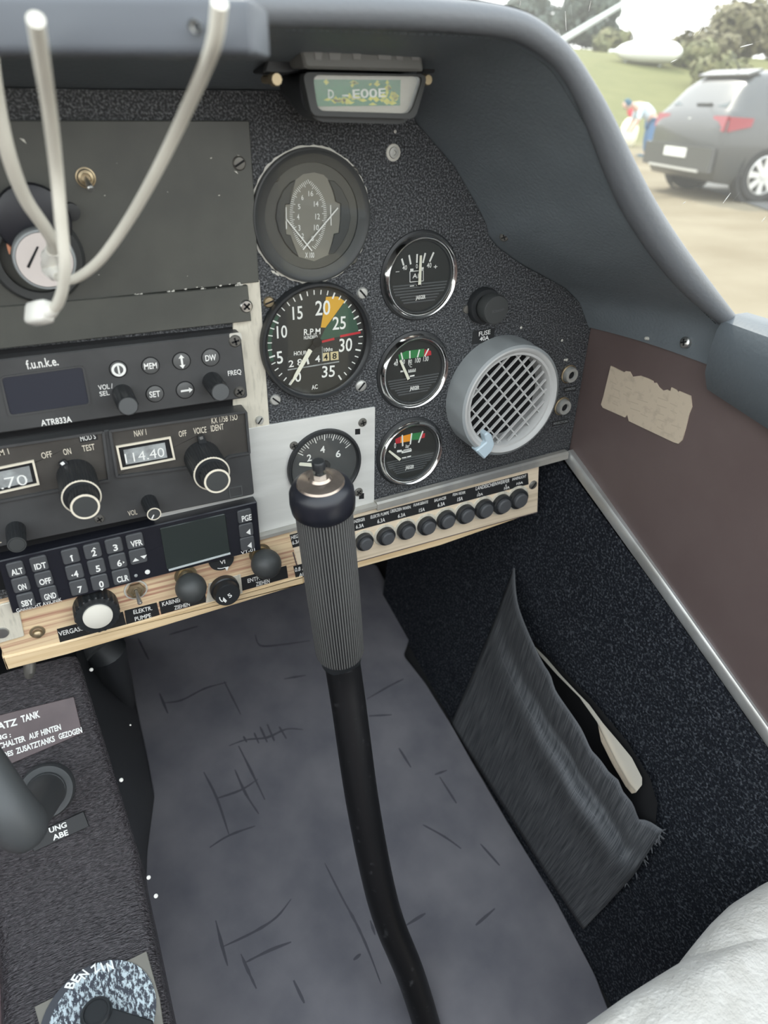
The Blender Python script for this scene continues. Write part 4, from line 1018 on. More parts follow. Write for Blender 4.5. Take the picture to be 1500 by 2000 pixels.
def jack(base, front, label):
    pt = PT('headset_jack', base[0], base[1], label, 'socket', 'headset sockets')
    h1 = 0.0055; c = pt.L(*front, h1); s = pt.sc(*front, h1)
    c = pt.L(front[0], front[1], h1)
    MB().lathe(c, [(14 * s, 0), (14 * s, 0.0012), (12.5 * s, 0.0016)], 28).build('washer', 'brass', pt.root)
    MB().lathe(c, [(12 * s, 0.001), (12 * s, h1 - 0.002), (10.5 * s, h1), (6.5 * s, h1), (5.5 * s, h1 - 0.002)], 6 * 4).build('nut', 'screw_pale', pt.root)
    MB().lathe(c, [(6 * s, h1 - 0.0018), (0, h1 - 0.002)], 16).build('hole', 'deep_black', pt.root)
jack((1114, 727), (1118, 734), 'upper metal headset socket beside the air vent')
jack((1101, 790), (1104.5, 797), 'lower metal headset socket beside the air vent')
for nm, a, b, lab in (('KOPFHÖRER', (1103, 764), (1123.5, 760), 'tiny white lettering under the upper headset socket'), ('MIKROFON', (1080.5, 830), (1108, 824.5), 'tiny white lettering under the lower headset socket')):
    q = [(a[0] - 2, a[1] - 6), (b[0] + 2, b[1] - 7), (b[0] + 2, b[1] + 2), (a[0] - 2, a[1] + 3)]
    placard('socket_label', lab, q, [(nm, a, b, 4.4)], ink='drum')

# ============================================================ wooden strip with knobs (left) and fuse board (right)
h = 0.004
pt = PT('wooden_strip', 280, 1190, 'wooden strip with reddish grain along the bottom of the panel, carrying the pull knobs', 'strip')
MB().prism(pt.P([(-30, 1240), (-12, 1180), (300, 1100), (566, 1040), (590, 1128), (290, 1212), (120, 1257), (12, 1290), (-6, 1250)], h), -0.006, h, 0.0005).build('board', 'wood_red', pt.root)
hb_ = 0.0055
m = MB(); m.prism(rpoly(pt.P([(4, 1284), (20, 1281), (120, 1256), (290, 1210), (573, 1131), (592, 1126), (594, 1141), (300, 1230), (130, 1280), (14, 1310)], hb_), 0.0004), -0.006, hb_, 0.0012)
m.build('batten', 'wood_batten', pt.root)
c = pt.L(73, 1234, h); s = pt.sc(73, 1234, h)
b = MB().lathe(c, [(16 * s, h), (15 * s, h + 0.0006), (10.5 * s, h + 0.0008)], 24).build('washer', 'brass', pt.root)
MB().lathe(pt.L(73.5, 1236, h), [(10 * s, h + 0.0005), (9 * s, h + 0.0028), (5 * s, h + 0.0038), (0, h + 0.004)], 20).build('bolt', 'brass', pt.root)
m = MB(); cx = pt.L(58, 1308, 0.0)
m.tube([(*pt.L(58, 1296, 0.001), -0.001), (*pt.L(58, 1312, 0.003), 0.002), (*pt.L(57, 1324, 0.003), 0.001)], [0.0045, 0.0042, 0.003], 12); m.build('hook', 'screw_dark', pt.root)
pt = PT('corner_bracket', 10, 1220, 'pale green-grey metal corner bracket over the left end of the wooden strip', 'bracket')
MB().prism(rpoly(pt.P([(-40, 1192), (22, 1176), (38, 1196), (48, 1243), (-40, 1268)], 0.0055), 0.0012), 0.003, 0.0055, 0.0005).build('sheet', 'cream_metal', pt.root)
c = pt.L(4, 1236, 0.0055); MB().lathe(c, [(0.0045, 0.0055), (0.004, 0.0065), (0, 0.0069)], 16).build('screw', 'steel', pt.root)

pt = PT('fuse_board', 800, 1020, 'pale wooden board holding the row of black fuse buttons, right of the stick', 'board')
MB().prism(pt.P([(563, 1041), (1053, 909), (1050, 1000), (1048.5, 1002), (588, 1128)], h), -0.006, h, 0.0005).build('board', 'wood_pale', pt.root)
m = MB(); m.prism(pt.P([(590, 1126), (1049, 1000), (860, 1066), (592, 1140)], h - 0.0005), -0.006, h - 0.0005, 0.001); m.build('lower_lip', 'wood_batten', pt.root)
m = MB(); pt.line(m, (588, 1127), (1049, 1000), 1.6, h - 0.0002, 0.0004); pt.line(m, (572, 1078), (586, 1126), 2.2, h - 0.0002, 0.0004); m.build('joint', 'label_brown', pt.root)
pt.screw(1041, 947, 7, h, 'screw_dark', 'slot', 0.9)
hl_ = h + 0.0003
placard('fuse_legend', 'long black legend strip above the row of fuse buttons', [(566, 1045), (1031, 924), (1032.5, 946), (572, 1070)],
  [(t, (660 + a / 3.571, 900 + b / 3.571), (660 + c_ / 3.571, 900 + d / 3.571), e / 3.571) for t, a, b, c_, d, e in (
   ('HEIZUNG', -325, 548, -215, 518, 24), ('6.3A', -318, 585, -262, 570, 26),
   ('ANZEIGER', 102, 437, 188, 416, 22), ('6.3A', 125, 474, 180, 461, 26), ('ELEKTR PUMPE', 228, 404, 355, 372, 22), ('6.3A', 275, 436, 328, 423, 27), ('ÜBERZIEH WARN.', 365, 364, 510, 330, 22), ('6.3A', 418, 398, 470, 385, 25),
   ('FUNKGERÄTE', 527, 319, 628, 294, 19), ('15A', 565, 359, 605, 349, 25), ('BALANCER', 672, 287, 755, 266, 20), ('6.3A', 695, 322, 745, 309, 25), ('FEIN FEDER', 800, 246, 888, 228, 18), ('15A', 832, 283, 870, 273, 25),
   ('LANDESCHEINWERFER', 960, 206, 1195, 148, 24), ('10A', 970, 249, 1010, 239, 18), ('L', 978, 228, 985, 226, 14), ('R', 1168, 179, 1178, 176, 14), ('10A', 1158, 202, 1196, 192, 18), ('INNENLICHT', 1215, 138, 1312, 114, 18), ('10A', 1245, 169, 1290, 158, 16))], h=hl_, z0=h - 0.001)
placard('switch_legend', 'small black label half hidden at the left of the stick grip', [(573, 1106), (640, 1088), (645, 1112), (578, 1130)], [('0.8 A', (576, 1117), (596, 1112), 8), ('AUS', (584, 1127), (602, 1122), 7)], h=hl_, z0=h - 0.001)
fb = [(706.5, 1058), (748.5, 1047), (790, 1036.5), (830, 1026), (868.5, 1014.5), (906, 1003.5), (942.5, 993), (977, 984), (1010, 974)]
ff = [(717.4, 1065.2), (760, 1054), (799.8, 1042.4), (840.2, 1033.4), (878, 1021.3), (916, 1010.3), (952.8, 999.8), (987.4, 990.8), (1019.6, 980)]
names = ['first', 'second', 'third', 'fourth', 'fifth', 'sixth', 'seventh', 'eighth', 'last']
leg = ['ANZEIGER', 'ELEKTR PUMPE', 'ÜBERZIEH WARN.', 'FUNKGERÄTE', 'the second 6.3A after the stick cluster', '', '', '', 'INNENLICHT']
for i, (b0, f0) in enumerate(zip(fb, ff)):
    lab = 'black fuse button, %s of nine from the left on the pale board' % names[i] if i < 8 else 'black fuse button, last of nine at the right end of the pale board'
    pt = PT('fuse_button', b0[0], b0[1], lab, 'fuse', 'fuse buttons on the pale board')
    h1 = 0.0125; c = pt.L(f0[0], f0[1], h1); s = pt.sc(f0[0], f0[1], h1); r = 11.8 * s
    MB().lathe(c, [(r * 1.75, h), (r * 1.72, h + 0.0008), (r * 1.4, h + 0.0010)], 28).build('washer', 'cream_metal', pt.root)
    MB().lathe(c, [(r * 1.38, h + 0.0006), (r * 1.38, h + 0.0045), (r * 1.25, h + 0.005), (r * 1.0, h + 0.005)], 28).build('collar', 'black_plastic', pt.root)
    MB().lathe(c, [(r, h + 0.004), (r, h1 - 0.001), (r * 0.86, h1), (0, h1 + 0.0003)], 28).build('button', 'key_grey', pt.root)
# labels and knobs on the wooden strip
placard('strip_label', 'black label reading VERGASER behind the white-centred knob', [(111, 1229), (240, 1195), (247, 1222), (118, 1258)], [('VERGASER', (115.6, 1242.5), (171, 1228.5), 9)], h=hl_, z0=h - 0.001)
placard('strip_label', 'black label reading ELEKTR. PUMPE under the small toggle switch', [(243, 1193), (306, 1177), (312, 1201), (247, 1220)], [('ELEKTR.', (261, 1199.5), (297.5, 1191), 8), ('PUMPE', (264, 1213), (295.5, 1205), 8)], h=hl_, z0=h - 0.001)
placard('strip_label', 'black label reading KABINE ZIEHEN under the left ball knob', [(310, 1175.5), (400, 1152), (403, 1176), (315, 1200)], [('KABINEN', (317.3, 1184), (357, 1173.8), 8), ('ZIEHEN', (341, 1191), (371, 1183), 7.5)], h=hl_, z0=h - 0.001)
placard('strip_label', 'black label reading ENTF. ZIEHEN under the right ball knob', [(471, 1128.5), (559.5, 1105), (563, 1128.5), (470, 1155)], [('ENTF.', (484, 1138.5), (507.5, 1132), 8), ('ZIEHEN', (500, 1145), (526.8, 1138), 8)], h=hl_, z0=h - 0.001)
toggle('pump_switch', 265, 1151, (273.5, 1178), h, 23, 'metal toggle switch on the wooden strip above ELEKTR. PUMPE')
def ball(px, py, rp, base, label):
    pt = PT('pull_knob', base[0], base[1], label, 'knob', 'black ball pull knobs')
    hz = stand(base, (px, py), h); c = pt.L(px, py, hz); r = rp * pt.sc(px, py, hz)
    MB().lathe(c, [(r * 0.75, h), (r * 0.75, h + 0.001), (r * 0.55, h + 0.0012), (r * 0.55, h + 0.003), (r * 0.3, h + 0.003)], 24).build('bush', 'brass', pt.root)
    MB().lathe(c, [(r * 0.26, h + 0.002), (r * 0.26, hz - r * 0.8)], 16).build('rod', 'steel', pt.root)
    pr = [(max(0, r * math.sin(PI * k / 14)), hz - r * math.cos(PI * k / 14)) for k in range(15)]; pr[0] = (r * 0.22, pr[0][1]); pr[-1] = (0, pr[-1][1])
    MB().lathe(c, pr, 32).build('ball', 'dark_plastic', pt.root)
ball(373, 1148.5, 30, (345, 1130), 'left black ball knob on the wooden strip above KABINEN ZIEHEN')
ball(520, 1101.5, 28, (496, 1087), 'right black ball knob on the wooden strip above ENTF. ZIEHEN')
pt = PT('carburettor_knob', 190, 1198, 'large ridged black knob with a white centre on the wooden strip', 'knob')
o, h1, c, r = knob(pt, 'grip', (184, 1184), (191, 1203), 1.0, 45, h, 'black_plastic', 'black_plastic', 22, None, 0.7)
MB().lathe(c, [(r * 0.66, h1), (r * 0.64, h1 + 0.0015), (r * 0.4, h1 + 0.0028), (0, h1 + 0.0033)], 40).build('white_centre', 'knob_white', pt.root)
pt = PT('rotary_dial', 433, 1094, 'black dial half hidden below the transponder screen with a white arrow', 'dial')
c = pt.L(433, 1094, h + 0.003); r = 24 * pt.sc(433, 1094, h)
MB().lathe(c, [(r, h), (r, h + 0.0025), (r * 0.95, h + 0.003), (0, h + 0.003)], 36).build('disc', 'black_plastic', pt.root)
m = MB(); pt.text(m, 'VI', (430, 1102.5), (440, 1100), 7.5, h + 0.003); arcband(m, c, r * 0.74, r * 0.80, 238, 286, h + 0.0031); 
a = [pt.L(x, y, h + 0.003) for x, y in ((439, 1108), (447, 1106), (443, 1115))]; m.prism(a, h + 0.0031, h + 0.0032); m.build('marking', 'ink_white', pt.root)
pt = PT('heater_control', 434, 1148, 'stepped black rotary knob with a white arrow between the two ball knobs', 'knob')
MB().prism(pt.P([(408, 1140), (470, 1122), (474, 1160), (402, 1178)], h + 0.0008), h, h + 0.0008).build('backing_plate', 'cream_metal', pt.root)
h1 = stand((433.5, 1147.5), (445, 1163), h); c = pt.L(445, 1163, h1); r = 24.5 * pt.sc(445, 1163, h1)
MB().lathe(c, [(r * 1.12, h + 0.0008), (r * 1.12, h + 0.005), (r * 1.04, h + 0.0058), (r * 1.0, h + 0.0058), (r, h1 - 0.001), (r * 0.94, h1), (0, h1)], 44).build('grip', 'black_plastic', pt.root)
m = MB(); arcband(m, c, r * 0.60, r * 0.68, 175, 225, h1 + 0.0001)
a = [pt.L(x, y, h1) for x, y in ((436, 1166), (443, 1173), (440.5, 1177), (435, 1173))]; m.prism(a, h1 + 0.0001, h1 + 0.0002)
pt.text(m, '5', (448, 1168), (454, 1164), 8, h1, 0.02); m.build('marking', 'ink_white', pt.root)
# ============================================================ control stick
P0 = dep(631, 985, 0.438); P1_ = dep(664, 1272, 0.528)
ax = (P0 - P1_).normalized()
base = dep(856, 2085, 0.655)
root = tag(empty('control_stick', base), 'black bent control stick with a ribbed grey grip standing in front of the panel', 'control stick')
path = [P1_ + ax * 0.02, dep(671, 1310, 0.537), dep(683, 1390, 0.550), dep(707, 1560, 0.572), dep(735, 1707, 0.592), dep(760, 1800, 0.606), dep(798, 1893, 0.622), dep(829, 1987, 0.638), base]
D = dense(path, 5)
rr = [0.0138 - 0.0022 * max(0, i / len(D) - 0.3) for i in range(len(D))]
MB().tube(D, rr, 24).build('tube', 'tube_black', root, origin=base).location = (0, 0, 0)
L = (P0 - P1_).length
q = ax.to_track_quat('Z', 'Y').to_matrix().to_4x4(); q.translation = P1_
Rg = 0.0185
def lathe_at(prof, n, kn=None): return MB().lathe((0, 0), prof, n, kn=kn, mtx=q)
lathe_at([(Rg * 0.86, -0.001), (Rg * 0.95, 0.0), (Rg * 0.955, 0.003), (Rg * 0.965, L * 0.5), (Rg * 0.955, L + 0.004)], 64).build('grip_core', 'grip_groove', root, origin=base).location = (0, 0, 0)
for k in range(60):
    a = 2 * PI * k / 60; da = 2 * PI / 60 * 0.30; m = MB(); V = []
    for z_, g in ((0.0, 0.97), (0.002, 1.0), (L * 0.5, 1.02), (L - 0.001, 1.0), (L + 0.004, 1.0)):
        for rr_, aa in ((0.945, a - da), (1.0, a - da * 0.8), (1.0, a + da * 0.8), (0.945, a + da)): V.append(q @ Vector((Rg * rr_ * g * math.cos(aa), Rg * rr_ * g * math.sin(aa), z_)))
    m.grid([V[i * 4:i * 4 + 4] for i in range(5)]); m.f.append((0, 1, 2, 3)); m.build('grip_rib', 'grip_grey', root, origin=base).location = (0, 0, 0)
lathe_at([(Rg * 0.84, -0.010), (Rg * 0.88, -0.003), (Rg * 0.95, 0.0005), (Rg * 0.5, 0.001)], 40).build('collar', 'black_plastic', root, origin=base).location = (0, 0, 0)
lathe_at([(Rg * 1.0, L - 0.004), (Rg * 1.10, L - 0.002), (Rg * 1.13, L + 0.004), (Rg * 1.10, L + 0.011), (Rg * 0.98, L + 0.0155), (Rg * 0.80, L + 0.0175)], 56).build('cap', 'gloss_black', root, origin=base).location = (0, 0, 0)
lathe_at([(Rg * 0.84, L + 0.0166), (Rg * 0.78, L + 0.0186), (Rg * 0.55, L + 0.0202), (Rg * 0.40, L + 0.0206), (Rg * 0.34, L + 0.0222), (0, L + 0.0224)], 48).build('metal_dome', 'dome_brown', root, origin=base).location = (0, 0, 0)
lathe_at([(0.0042, L + 0.021), (0.0044, L + 0.0245), (0.0030, L + 0.0247)], 6).build('nut', 'chrome_worn', root, origin=base).location = (0, 0, 0)
lathe_at([(0.0026, L + 0.022), (0.0026, L + 0.0275), (0.0042, L + 0.028), (0.0042, L + 0.0325), (0.0036, L + 0.0333), (0, L + 0.0335)], 20).build('button', 'black_plastic', root, origin=base).location = (0, 0, 0)

# ============================================================ floor mat
mp_ = [(238, 1235), (243, 1268), (262, 1360), (285, 1470), (301, 1555), (287, 1660), (284, 1720), (300, 1850), (330, 1962), (352, 2060), (700, 2080), (1220, 2060), (1161, 1905), (1085, 1760), (1000, 1622), (922, 1490), (880, 1415), (830, 1335), (788, 1282), (803, 1240), (770, 1170), (735, 1105), (500, 1080), (250, 1150)]
q_ = [floorp(x, y) for x, y in mp_]
cx = sum((p.x for p in q_)) / len(q_); cy = sum((p.y for p in q_)) / len(q_)
ex = Vector((1, 0, 0)); ey = Vector((0, 1, 0.209)).normalized(); ez = ex.cross(ey)
org = Vector((cx, cy, floorz(cy)))
tilt = Matrix((ex, ey, ez)).transposed().to_euler()
root = tag(empty('floor_mat', org, tilt), 'worn grey-violet suede floor mat with dark scuff lines in the footwell', 'mat')
def fl(x, y):
    p = floorp(x, y) - org; return (p.dot(ex), p.dot(ey))
MB().prism(rpoly([fl(x, y) for x, y in mp_], 0.006), -0.002, 0.003, 0.0012).build('sheet', 'suede', root)
def P3(pts): return [(200 + x / 2.143, 1100 + y / 2.143) for x, y in pts]
marks = [[(240, 550), (275, 635)], [(255, 590), (330, 580), (430, 530), (520, 505)], [(510, 500), (545, 570), (580, 640)], [(425, 880), (480, 990), (530, 1140)], [(480, 990), (580, 955), (650, 910)], [(555, 870), (600, 970), (655, 1055)], [(570, 770), (625, 880), (680, 995)], [(450, 1195), (530, 1145), (640, 1105)], [(530, 770), (600, 745), (690, 735), (770, 700), (840, 702)], [(605, 755), (590, 730)], [(655, 760), (635, 715)], [(690, 755), (660, 690)], [(720, 750), (690, 680)], [(770, 740), (740, 690)], [(930, 1260), (1000, 1400), (1060, 1510), (1110, 1620), (1165, 1765)], [(505, 1610), (640, 1545), (730, 1485), (790, 1410)], [(475, 1500), (500, 1600), (525, 1690)], [(580, 1640), (610, 1710), (645, 1785)], [(600, 1675), (700, 1625), (790, 1590)], [(800, 1750), (845, 1845)], [(1080, 1640), (1050, 1665)], [(640, 305), (660, 350), (740, 348), (870, 330)], [(150, 320), (195, 410)], [(280, 305), (400, 270)], [(1105, 575), (1200, 520), (1260, 490)], [(1115, 645), (1210, 640)], [(1240, 780), (1290, 860)], [(1410, 900), (1480, 1010)], [(1340, 1100), (1430, 1150), (1500, 1200)], [(1270, 1520), (1350, 1470)], [(760, 490), (850, 475)], [(1390, 890), (1440, 872)], [(1120, 1500), (1140, 1560)], [(1580, 1180), (1660, 1270)], [(1560, 1520), (1640, 1450)]]
m = MB(); rng = random.Random(11)
for ln_ in marks:
    D = dense([Vector((*fl(*p), 0)) for p in P3(ln_)], 4); n = len(D)
    rows = []
    for i, p in enumerate(D):
        e = (D[min(i + 1, n - 1)] - D[max(i - 1, 0)]).normalized(); u = Vector((-e.y, e.x, 0)) * (0.0011 * math.sin(PI * (i + 0.6) / (n + 0.2)) + 0.0003) * rng.uniform(0.7, 1.2)
        rows.append([(p + u) + Vector((0, 0, 0.0032)), p + Vector((0, 0, 0.0034)), (p - u) + Vector((0, 0, 0.0032))])
    m.grid(rows)
tag(m.build('scuff_mark', 'suede_mark', root), kind='stuff')

# ============================================================ centre console at the left
XR = -0.247
def cpt(px, py): return onplane(px, py, (XR, 0, 0), (1, 0, 0))
top_ = dep(152, 1293, 0.562); ben = Vector((XR, -0.081, -0.225))
fr = Vector((-0.258, 0.035, -0.088))
cons_o = Vector((-0.33, -0.08, -0.3))
root = tag(empty('centre_console', cons_o), 'black grained leather centre console sloping down from under the panel at lower left', 'console')
def csec(y):                                   # height of the top and the x of the right edge
    if y > -0.081:
        t = (y + 0.081) / 0.116; t2 = t
        return -0.225 + 0.137 * t2, XR - 0.011 * t
    return -0.225 - 0.02 * (-(y + 0.081) / 0.4), XR - 0.002
ys = [0.035 - 0.116 * k / 14 for k in range(15)] + [-0.081 - 0.5 * (k / 14) for k in range(1, 15)]
def smoothsec(y):
    w_ = 0.022; zs = [csec(y + w_ * (k / 4 - 1))[0] for k in range(9)]; return sum(zs) / 9
XL = -0.352
rows = []
for y in ys:
    z = smoothsec(y); xr = csec(y)[1]; xl = XL + 0.01 * (y + 0.1)
    rows.append([(xl - 0.002, y, z - 0.10), (xl - 0.001, y, z - 0.008), (xl + 0.002, y, z - 0.002), (xl + 0.008, y, z), (-0.30, y, z + 0.0015), (xr - 0.008, y, z), (xr - 0.002, y, z - 0.002), (xr, y, z - 0.008), (xr + 0.0004, y, z - 0.03)])
m = MB().grid(rows)
o = m.build('leather_cover', 'leather_black', root, origin=cons_o, ang=80); o.location = (0, 0, 0)
def cont(px, py, dz=0.0):                      # the point of the console top seen at a pixel
    d = ray(px, py); t = 0.2
    for k in range(4000):
        t += 0.0002; p = CP + d * t
        if p.z <= smoothsec(min(0.035, p.y)) + 0.0015 + dz: return p
    return p
# side skirt from the top edge down to the mat
sk_b = [floorp(238, 1240), floorp(262, 1362), floorp(286, 1470), floorp(302, 1556), floorp(288, 1660), floorp(285, 1722), floorp(301, 1850), floorp(331, 1962), floorp(352, 2060)]
sk_t = []
for i in range(9):
    y = [0.05, 0.02, -0.01, -0.035, -0.06, -0.085, -0.13, -0.18, -0.25][i]; z = smoothsec(y); sk_t.append(Vector((csec(y)[1] - 0.001, y, z - 0.006)))
rows = [[a.lerp(b, v) + Vector((0, 0, 0)) for a, b in zip(sk_t, sk_b)] for v in (0, 0.3, 0.6, 1.0)]
sk = MB().grid(rows).build('side_skirt', 'black_plastic', root, origin=cons_o); sk.location = (0, 0, 0)
for x, y in ((168, 1308), (230, 1523), (283, 1713), (297, 1749), (248, 1416)):
    p = dep(x, y, (sk_t[1] - CP).dot(CM.col[2]) * 1.02) if y < 1400 else cont(x - 4, y)
    p = p + Vector((0.004, -0.003, 0.001)); r = 0.0016 if y != 1416 else 0.0008
    MB().lathe((0, 0), [(r, -0.001), (r, 0.0005), (r * 0.6, 0.0012), (0, 0.0014)], 12, mtx=Matrix.Translation(p) @ (CP - p).to_track_quat('Z', 'Y').to_matrix().to_4x4()).build('rivet', 'white_plug', root, origin=cons_o).location = (0, 0, 0)
# black hose above the console
a = floorp(205, 1262) ; a = dep(205, 1270, 0.62); b = dep(212, 1300, 0.66); c_ = dep(225, 1330, 0.72)
root2 = tag(empty('heater_hose', a), 'short black hose end under the wooden strip above the console side', 'hose')
MB().tube([a + Vector((-0.01, 0.02, 0.012)), a, b, c_, dep(235, 1370, 0.82)], [0.017, 0.0185, 0.018, 0.017, 0.017], 20).build('hose', 'black_plastic', root2, origin=a).location = (0, 0, 0)
MB().tube([a + Vector((-0.004, 0.008, 0.005)), a + Vector((0, 0, 0))], [0.0195, 0.0195], 20).build('clamp', 'rubber', root2, origin=a).location = (0, 0, 0)

def flatframe(p, px, py):                      # a frame lying on the console top
    n = Vector((0, 0, 0)); a = cont(px - 15, py); b = cont(px + 15, py); c = cont(px, py - 15); d = cont(px, py + 15)
    n = (b - a).cross(c - d).normalized()
    if n.z < 0: n = -n
    u = Vector((1, 0, 0)); u = (u - n * u.dot(n)).normalized(); v = n.cross(u)
    mt = Matrix((u, v, n)).transposed().to_4x4(); mt.translation = p
    return mt
class CT:
    def __init__(s, name, px, py, label, cat):
        p = cont(px, py); s.m = flatframe(p, px, py); s.inv = s.m.inverted()
        s.root = tag(empty(name, p, s.m.to_euler()), label, cat)
        s.P0 = p; s.n = s.m.to_3x3().col[2]
    def L(s, x, y, h=0.0):
        q = s.inv @ onplane(x, y, s.P0 + s.n * h, s.n); return (q.x, q.y)
    def P(s, pts, h=0.0, r=0.0):
        o = [s.L(x, y, h) for x, y in pts]; return rpoly(o, r) if r else o
    def text(s, mb, t, a, b, hp, h, off=0.012):
        A = s.L(*a, h); B = s.L(*b, h); mm_ = ((a[0] + b[0]) / 2, (a[1] + b[1]) / 2)
        hh = (Vector(s.L(mm_[0], mm_[1] - hp, h)) - Vector(s.L(mm_[0], mm_[1], h))).length
        mb.text(t, A, B, hh, h + 0.00012, off)
def _word(s, t, a, b, hp, h, off):
    m = MB(); s.text(m, t, a, b, hp, h, off); m.build('lettering', 'ink_white', s.root)
CT.word = _word
ct = CT('tank_placard', 70, 1430, 'brown-black placard with white lines about the ZUSATZ TANK on the console', 'label')
h = 0.002
MB().prism(ct.P([(-160, 1436), (144, 1361), (161, 1432), (19, 1493), (-140, 1562)], h, 0.0008), 0.0, h, 0.0003).build('plate', 'label_brown', ct.root)
m = MB()
def Pc(x, y): return (x / 3.75, 1260 + y / 3.75)
ct.word('ZUSATZ', Pc(-150, 655), Pc(130, 583), 13, h, 0.035); ct.word('TANK', Pc(160, 567), Pc(296, 525), 13, h, 0.035)
ct.word('ACHTUNG :', Pc(-220, 752), Pc(82, 672), 9, h, 0.035)
ct.word('SCHALTER', Pc(-25, 768), Pc(190, 700), 11, h, 0.035); ct.word('AUF', Pc(215, 692), Pc(288, 668), 11, h, 0.035); ct.word('HINTEN', Pc(305, 663), Pc(450, 617), 11, h, 0.035)
ct.word('DES', Pc(25, 825), Pc(100, 803), 10, h, 0.035); ct.word('ZUSATZTANKS', Pc(122, 797), Pc(405, 702), 11, h, 0.035); ct.word('GEZOGEN', Pc(433, 690), Pc(604, 638), 10.5, h, 0.035)
ct = CT('lever_placard', 150, 1612, 'small black label with cut white letters beside the dark lever on the console', 'label')
h = 0.0022
MB().prism(ct.P([(55, 1634), (163, 1585), (174, 1614), (66, 1664)], h), 0.0, h, 0.0003).build('plate', 'label_black', ct.root)
m = MB(); ct.word('UNG', (97, 1627), (131, 1614.5), 10, h, 0.03); ct.word('ABE', (104, 1641.5), (134, 1630), 10.5, h, 0.03)
# lever with round boss
ct = CT('console_lever', 92, 1545, 'dark grey moulded lever with a round stepped boss on the console', 'lever')
c = ct.L(92, 1542); s_ = (Vector(ct.L(100, 1542)) - Vector(ct.L(84, 1542))).length / 16; r = 56 * s_
MB().lathe(c, [(r, 0), (r, 0.008), (r * 0.93, 0.012), (r * 0.72, 0.012), (r * 0.68, 0.015), (r * 0.5, 0.016), (r * 0.46, 0.020), (0, 0.021)], 48).build('boss', 'rubber', ct.root)
inv = ct.inv
A = inv @ dep(-62, 1470, 0.418); B = inv @ dep(18, 1588, 0.418); Cc = inv @ dep(66, 1640, 0.43)
D = dense([A, A.lerp(B, 0.5), B, Cc], 5)
rad_ = [0.0155 + 0.0 * i for i in range(len(D) - 4)] + [0.0152, 0.014, 0.0115, 0.007]
MB().tube(D, rad_, 24).build('arm', 'rubber', ct.root)
MB().tube([Vector((c[0], c[1], 0.018)), B.lerp(Cc, 0.6)], [0.014, 0.011], 20).build('neck', 'rubber', ct.root)
# fuel dial
ct = CT('fuel_selector', 190, 1990, 'scratched white and blue BENZIN fuel selector dial on a square plate, bottom of the console', 'selector')
h = 0.0015
MB().prism(ct.P([(67, 1966), (286, 1857), (312, 1950), (330, 2080), (110, 2120)], h), 0, h, 0.0004).build('plate', mat('dial_base', (0.20, 0.19, 0.165), 0.5), ct.root)
dial = bpy.data.materials.new('scratched_dial'); dial.use_nodes = True
n = dial.node_tree.nodes; l = dial.node_tree.links; b = n['Principled BSDF']; b.inputs['Roughness'].default_value = 0.35
tc = n.new('ShaderNodeTexCoord'); t1 = n.new('ShaderNodeTexNoise'); t1.inputs['Scale'].default_value = 420; t1.inputs['Detail'].default_value = 8; t1.inputs['Roughness'].default_value = 0.7
mpn = n.new('ShaderNodeMapping'); mpn.inputs['Scale'].default_value = (1, 0.45, 1); mpn.inputs['Rotation'].default_value = (0, 0, 0.5)
rp_ = n.new('ShaderNodeValToRGB'); rp_.color_ramp.elements[0].position = 0.485; rp_.color_ramp.elements[1].position = 0.55; rp_.color_ramp.elements[0].color = (0.055, 0.06, 0.075, 1); rp_.color_ramp.elements[1].color = (0.52, 0.60, 0.63, 1)
l.new(tc.outputs['Object'], mpn.inputs[0]); l.new(mpn.outputs[0], t1.inputs[0]); l.new(t1.outputs[0], rp_.inputs[0]); l.new(rp_.outputs[0], b.inputs['Base Color'])
c = ct.L(193, 1992, h); r = (Vector(ct.L(303, 1985, h)) - Vector(c)).length
dd = MB().lathe((0, 0), [(r, h), (r, h + 0.001), (0, h + 0.001)], 72)
dd.build('dial_plate', dial, ct.root, loc=(c[0], c[1], 0))
m = MB(); arcband(m, c, r * 0.86, r * 1.0, 85, 180, h + 0.0011); m.build('dial_rim', mat('rim_slate', (0.06, 0.064, 0.075), 0.5), ct.root)
m = MB(); z = h + 0.0014
for ch, x, y, an in (('B', 137, 1924, 57), ('E', 149, 1911, 46), ('N', 164, 1903, 36), ('Z', 186, 1892, 24), ('I', 200, 1889, 14), ('N', 215, 1887, 6)):
    pa_ = ct.L(x, y, z); a_ = math.radians(an); e = Vector((math.cos(a_), math.sin(a_))); wd = 0.0012 if ch == 'I' else 0.0042
    p = Vector(pa_); m.text(ch, p - e * wd / 2 - Vector((-e.y, e.x)) * 0.003, p + e * wd / 2 - Vector((-e.y, e.x)) * 0.003, 0.0062, z, 0.03)
m.build('lettering', 'ink_white', ct.root)
MB().lathe(c, [(r * 0.27, h + 0.001), (r * 0.27, 0.012), (r * 0.24, 0.0135), (r * 0.21, 0.0135), (r * 0.2, 0.012), (0, 0.012)], 40).build('hub', 'black_plastic', ct.root)
e = (Vector(ct.L(300, 2010, 0.01)) - Vector(c)).normalized(); u = Vector((-e.y, e.x)) * 0.0055; c0 = Vector(c)
MB().prism(rpoly([c0 + e * r * 0.2 + u, c0 + e * r * 0.2 - u, c0 + e * r * 1.05 - u * 0.8, c0 + e * r * 1.05 + u * 0.8], 0.002), 0.006, 0.011, 0.001).build('pointer', 'black_plastic', ct.root)
# brown floor on the far side of the console
tag(MB().box(-0.83, -0.36, -0.6, 0.5, -0.40, -0.385).build('side_mat', 'brown_floor'), 'brown carpet beyond the left edge of the console, bottom left corner', 'mat')

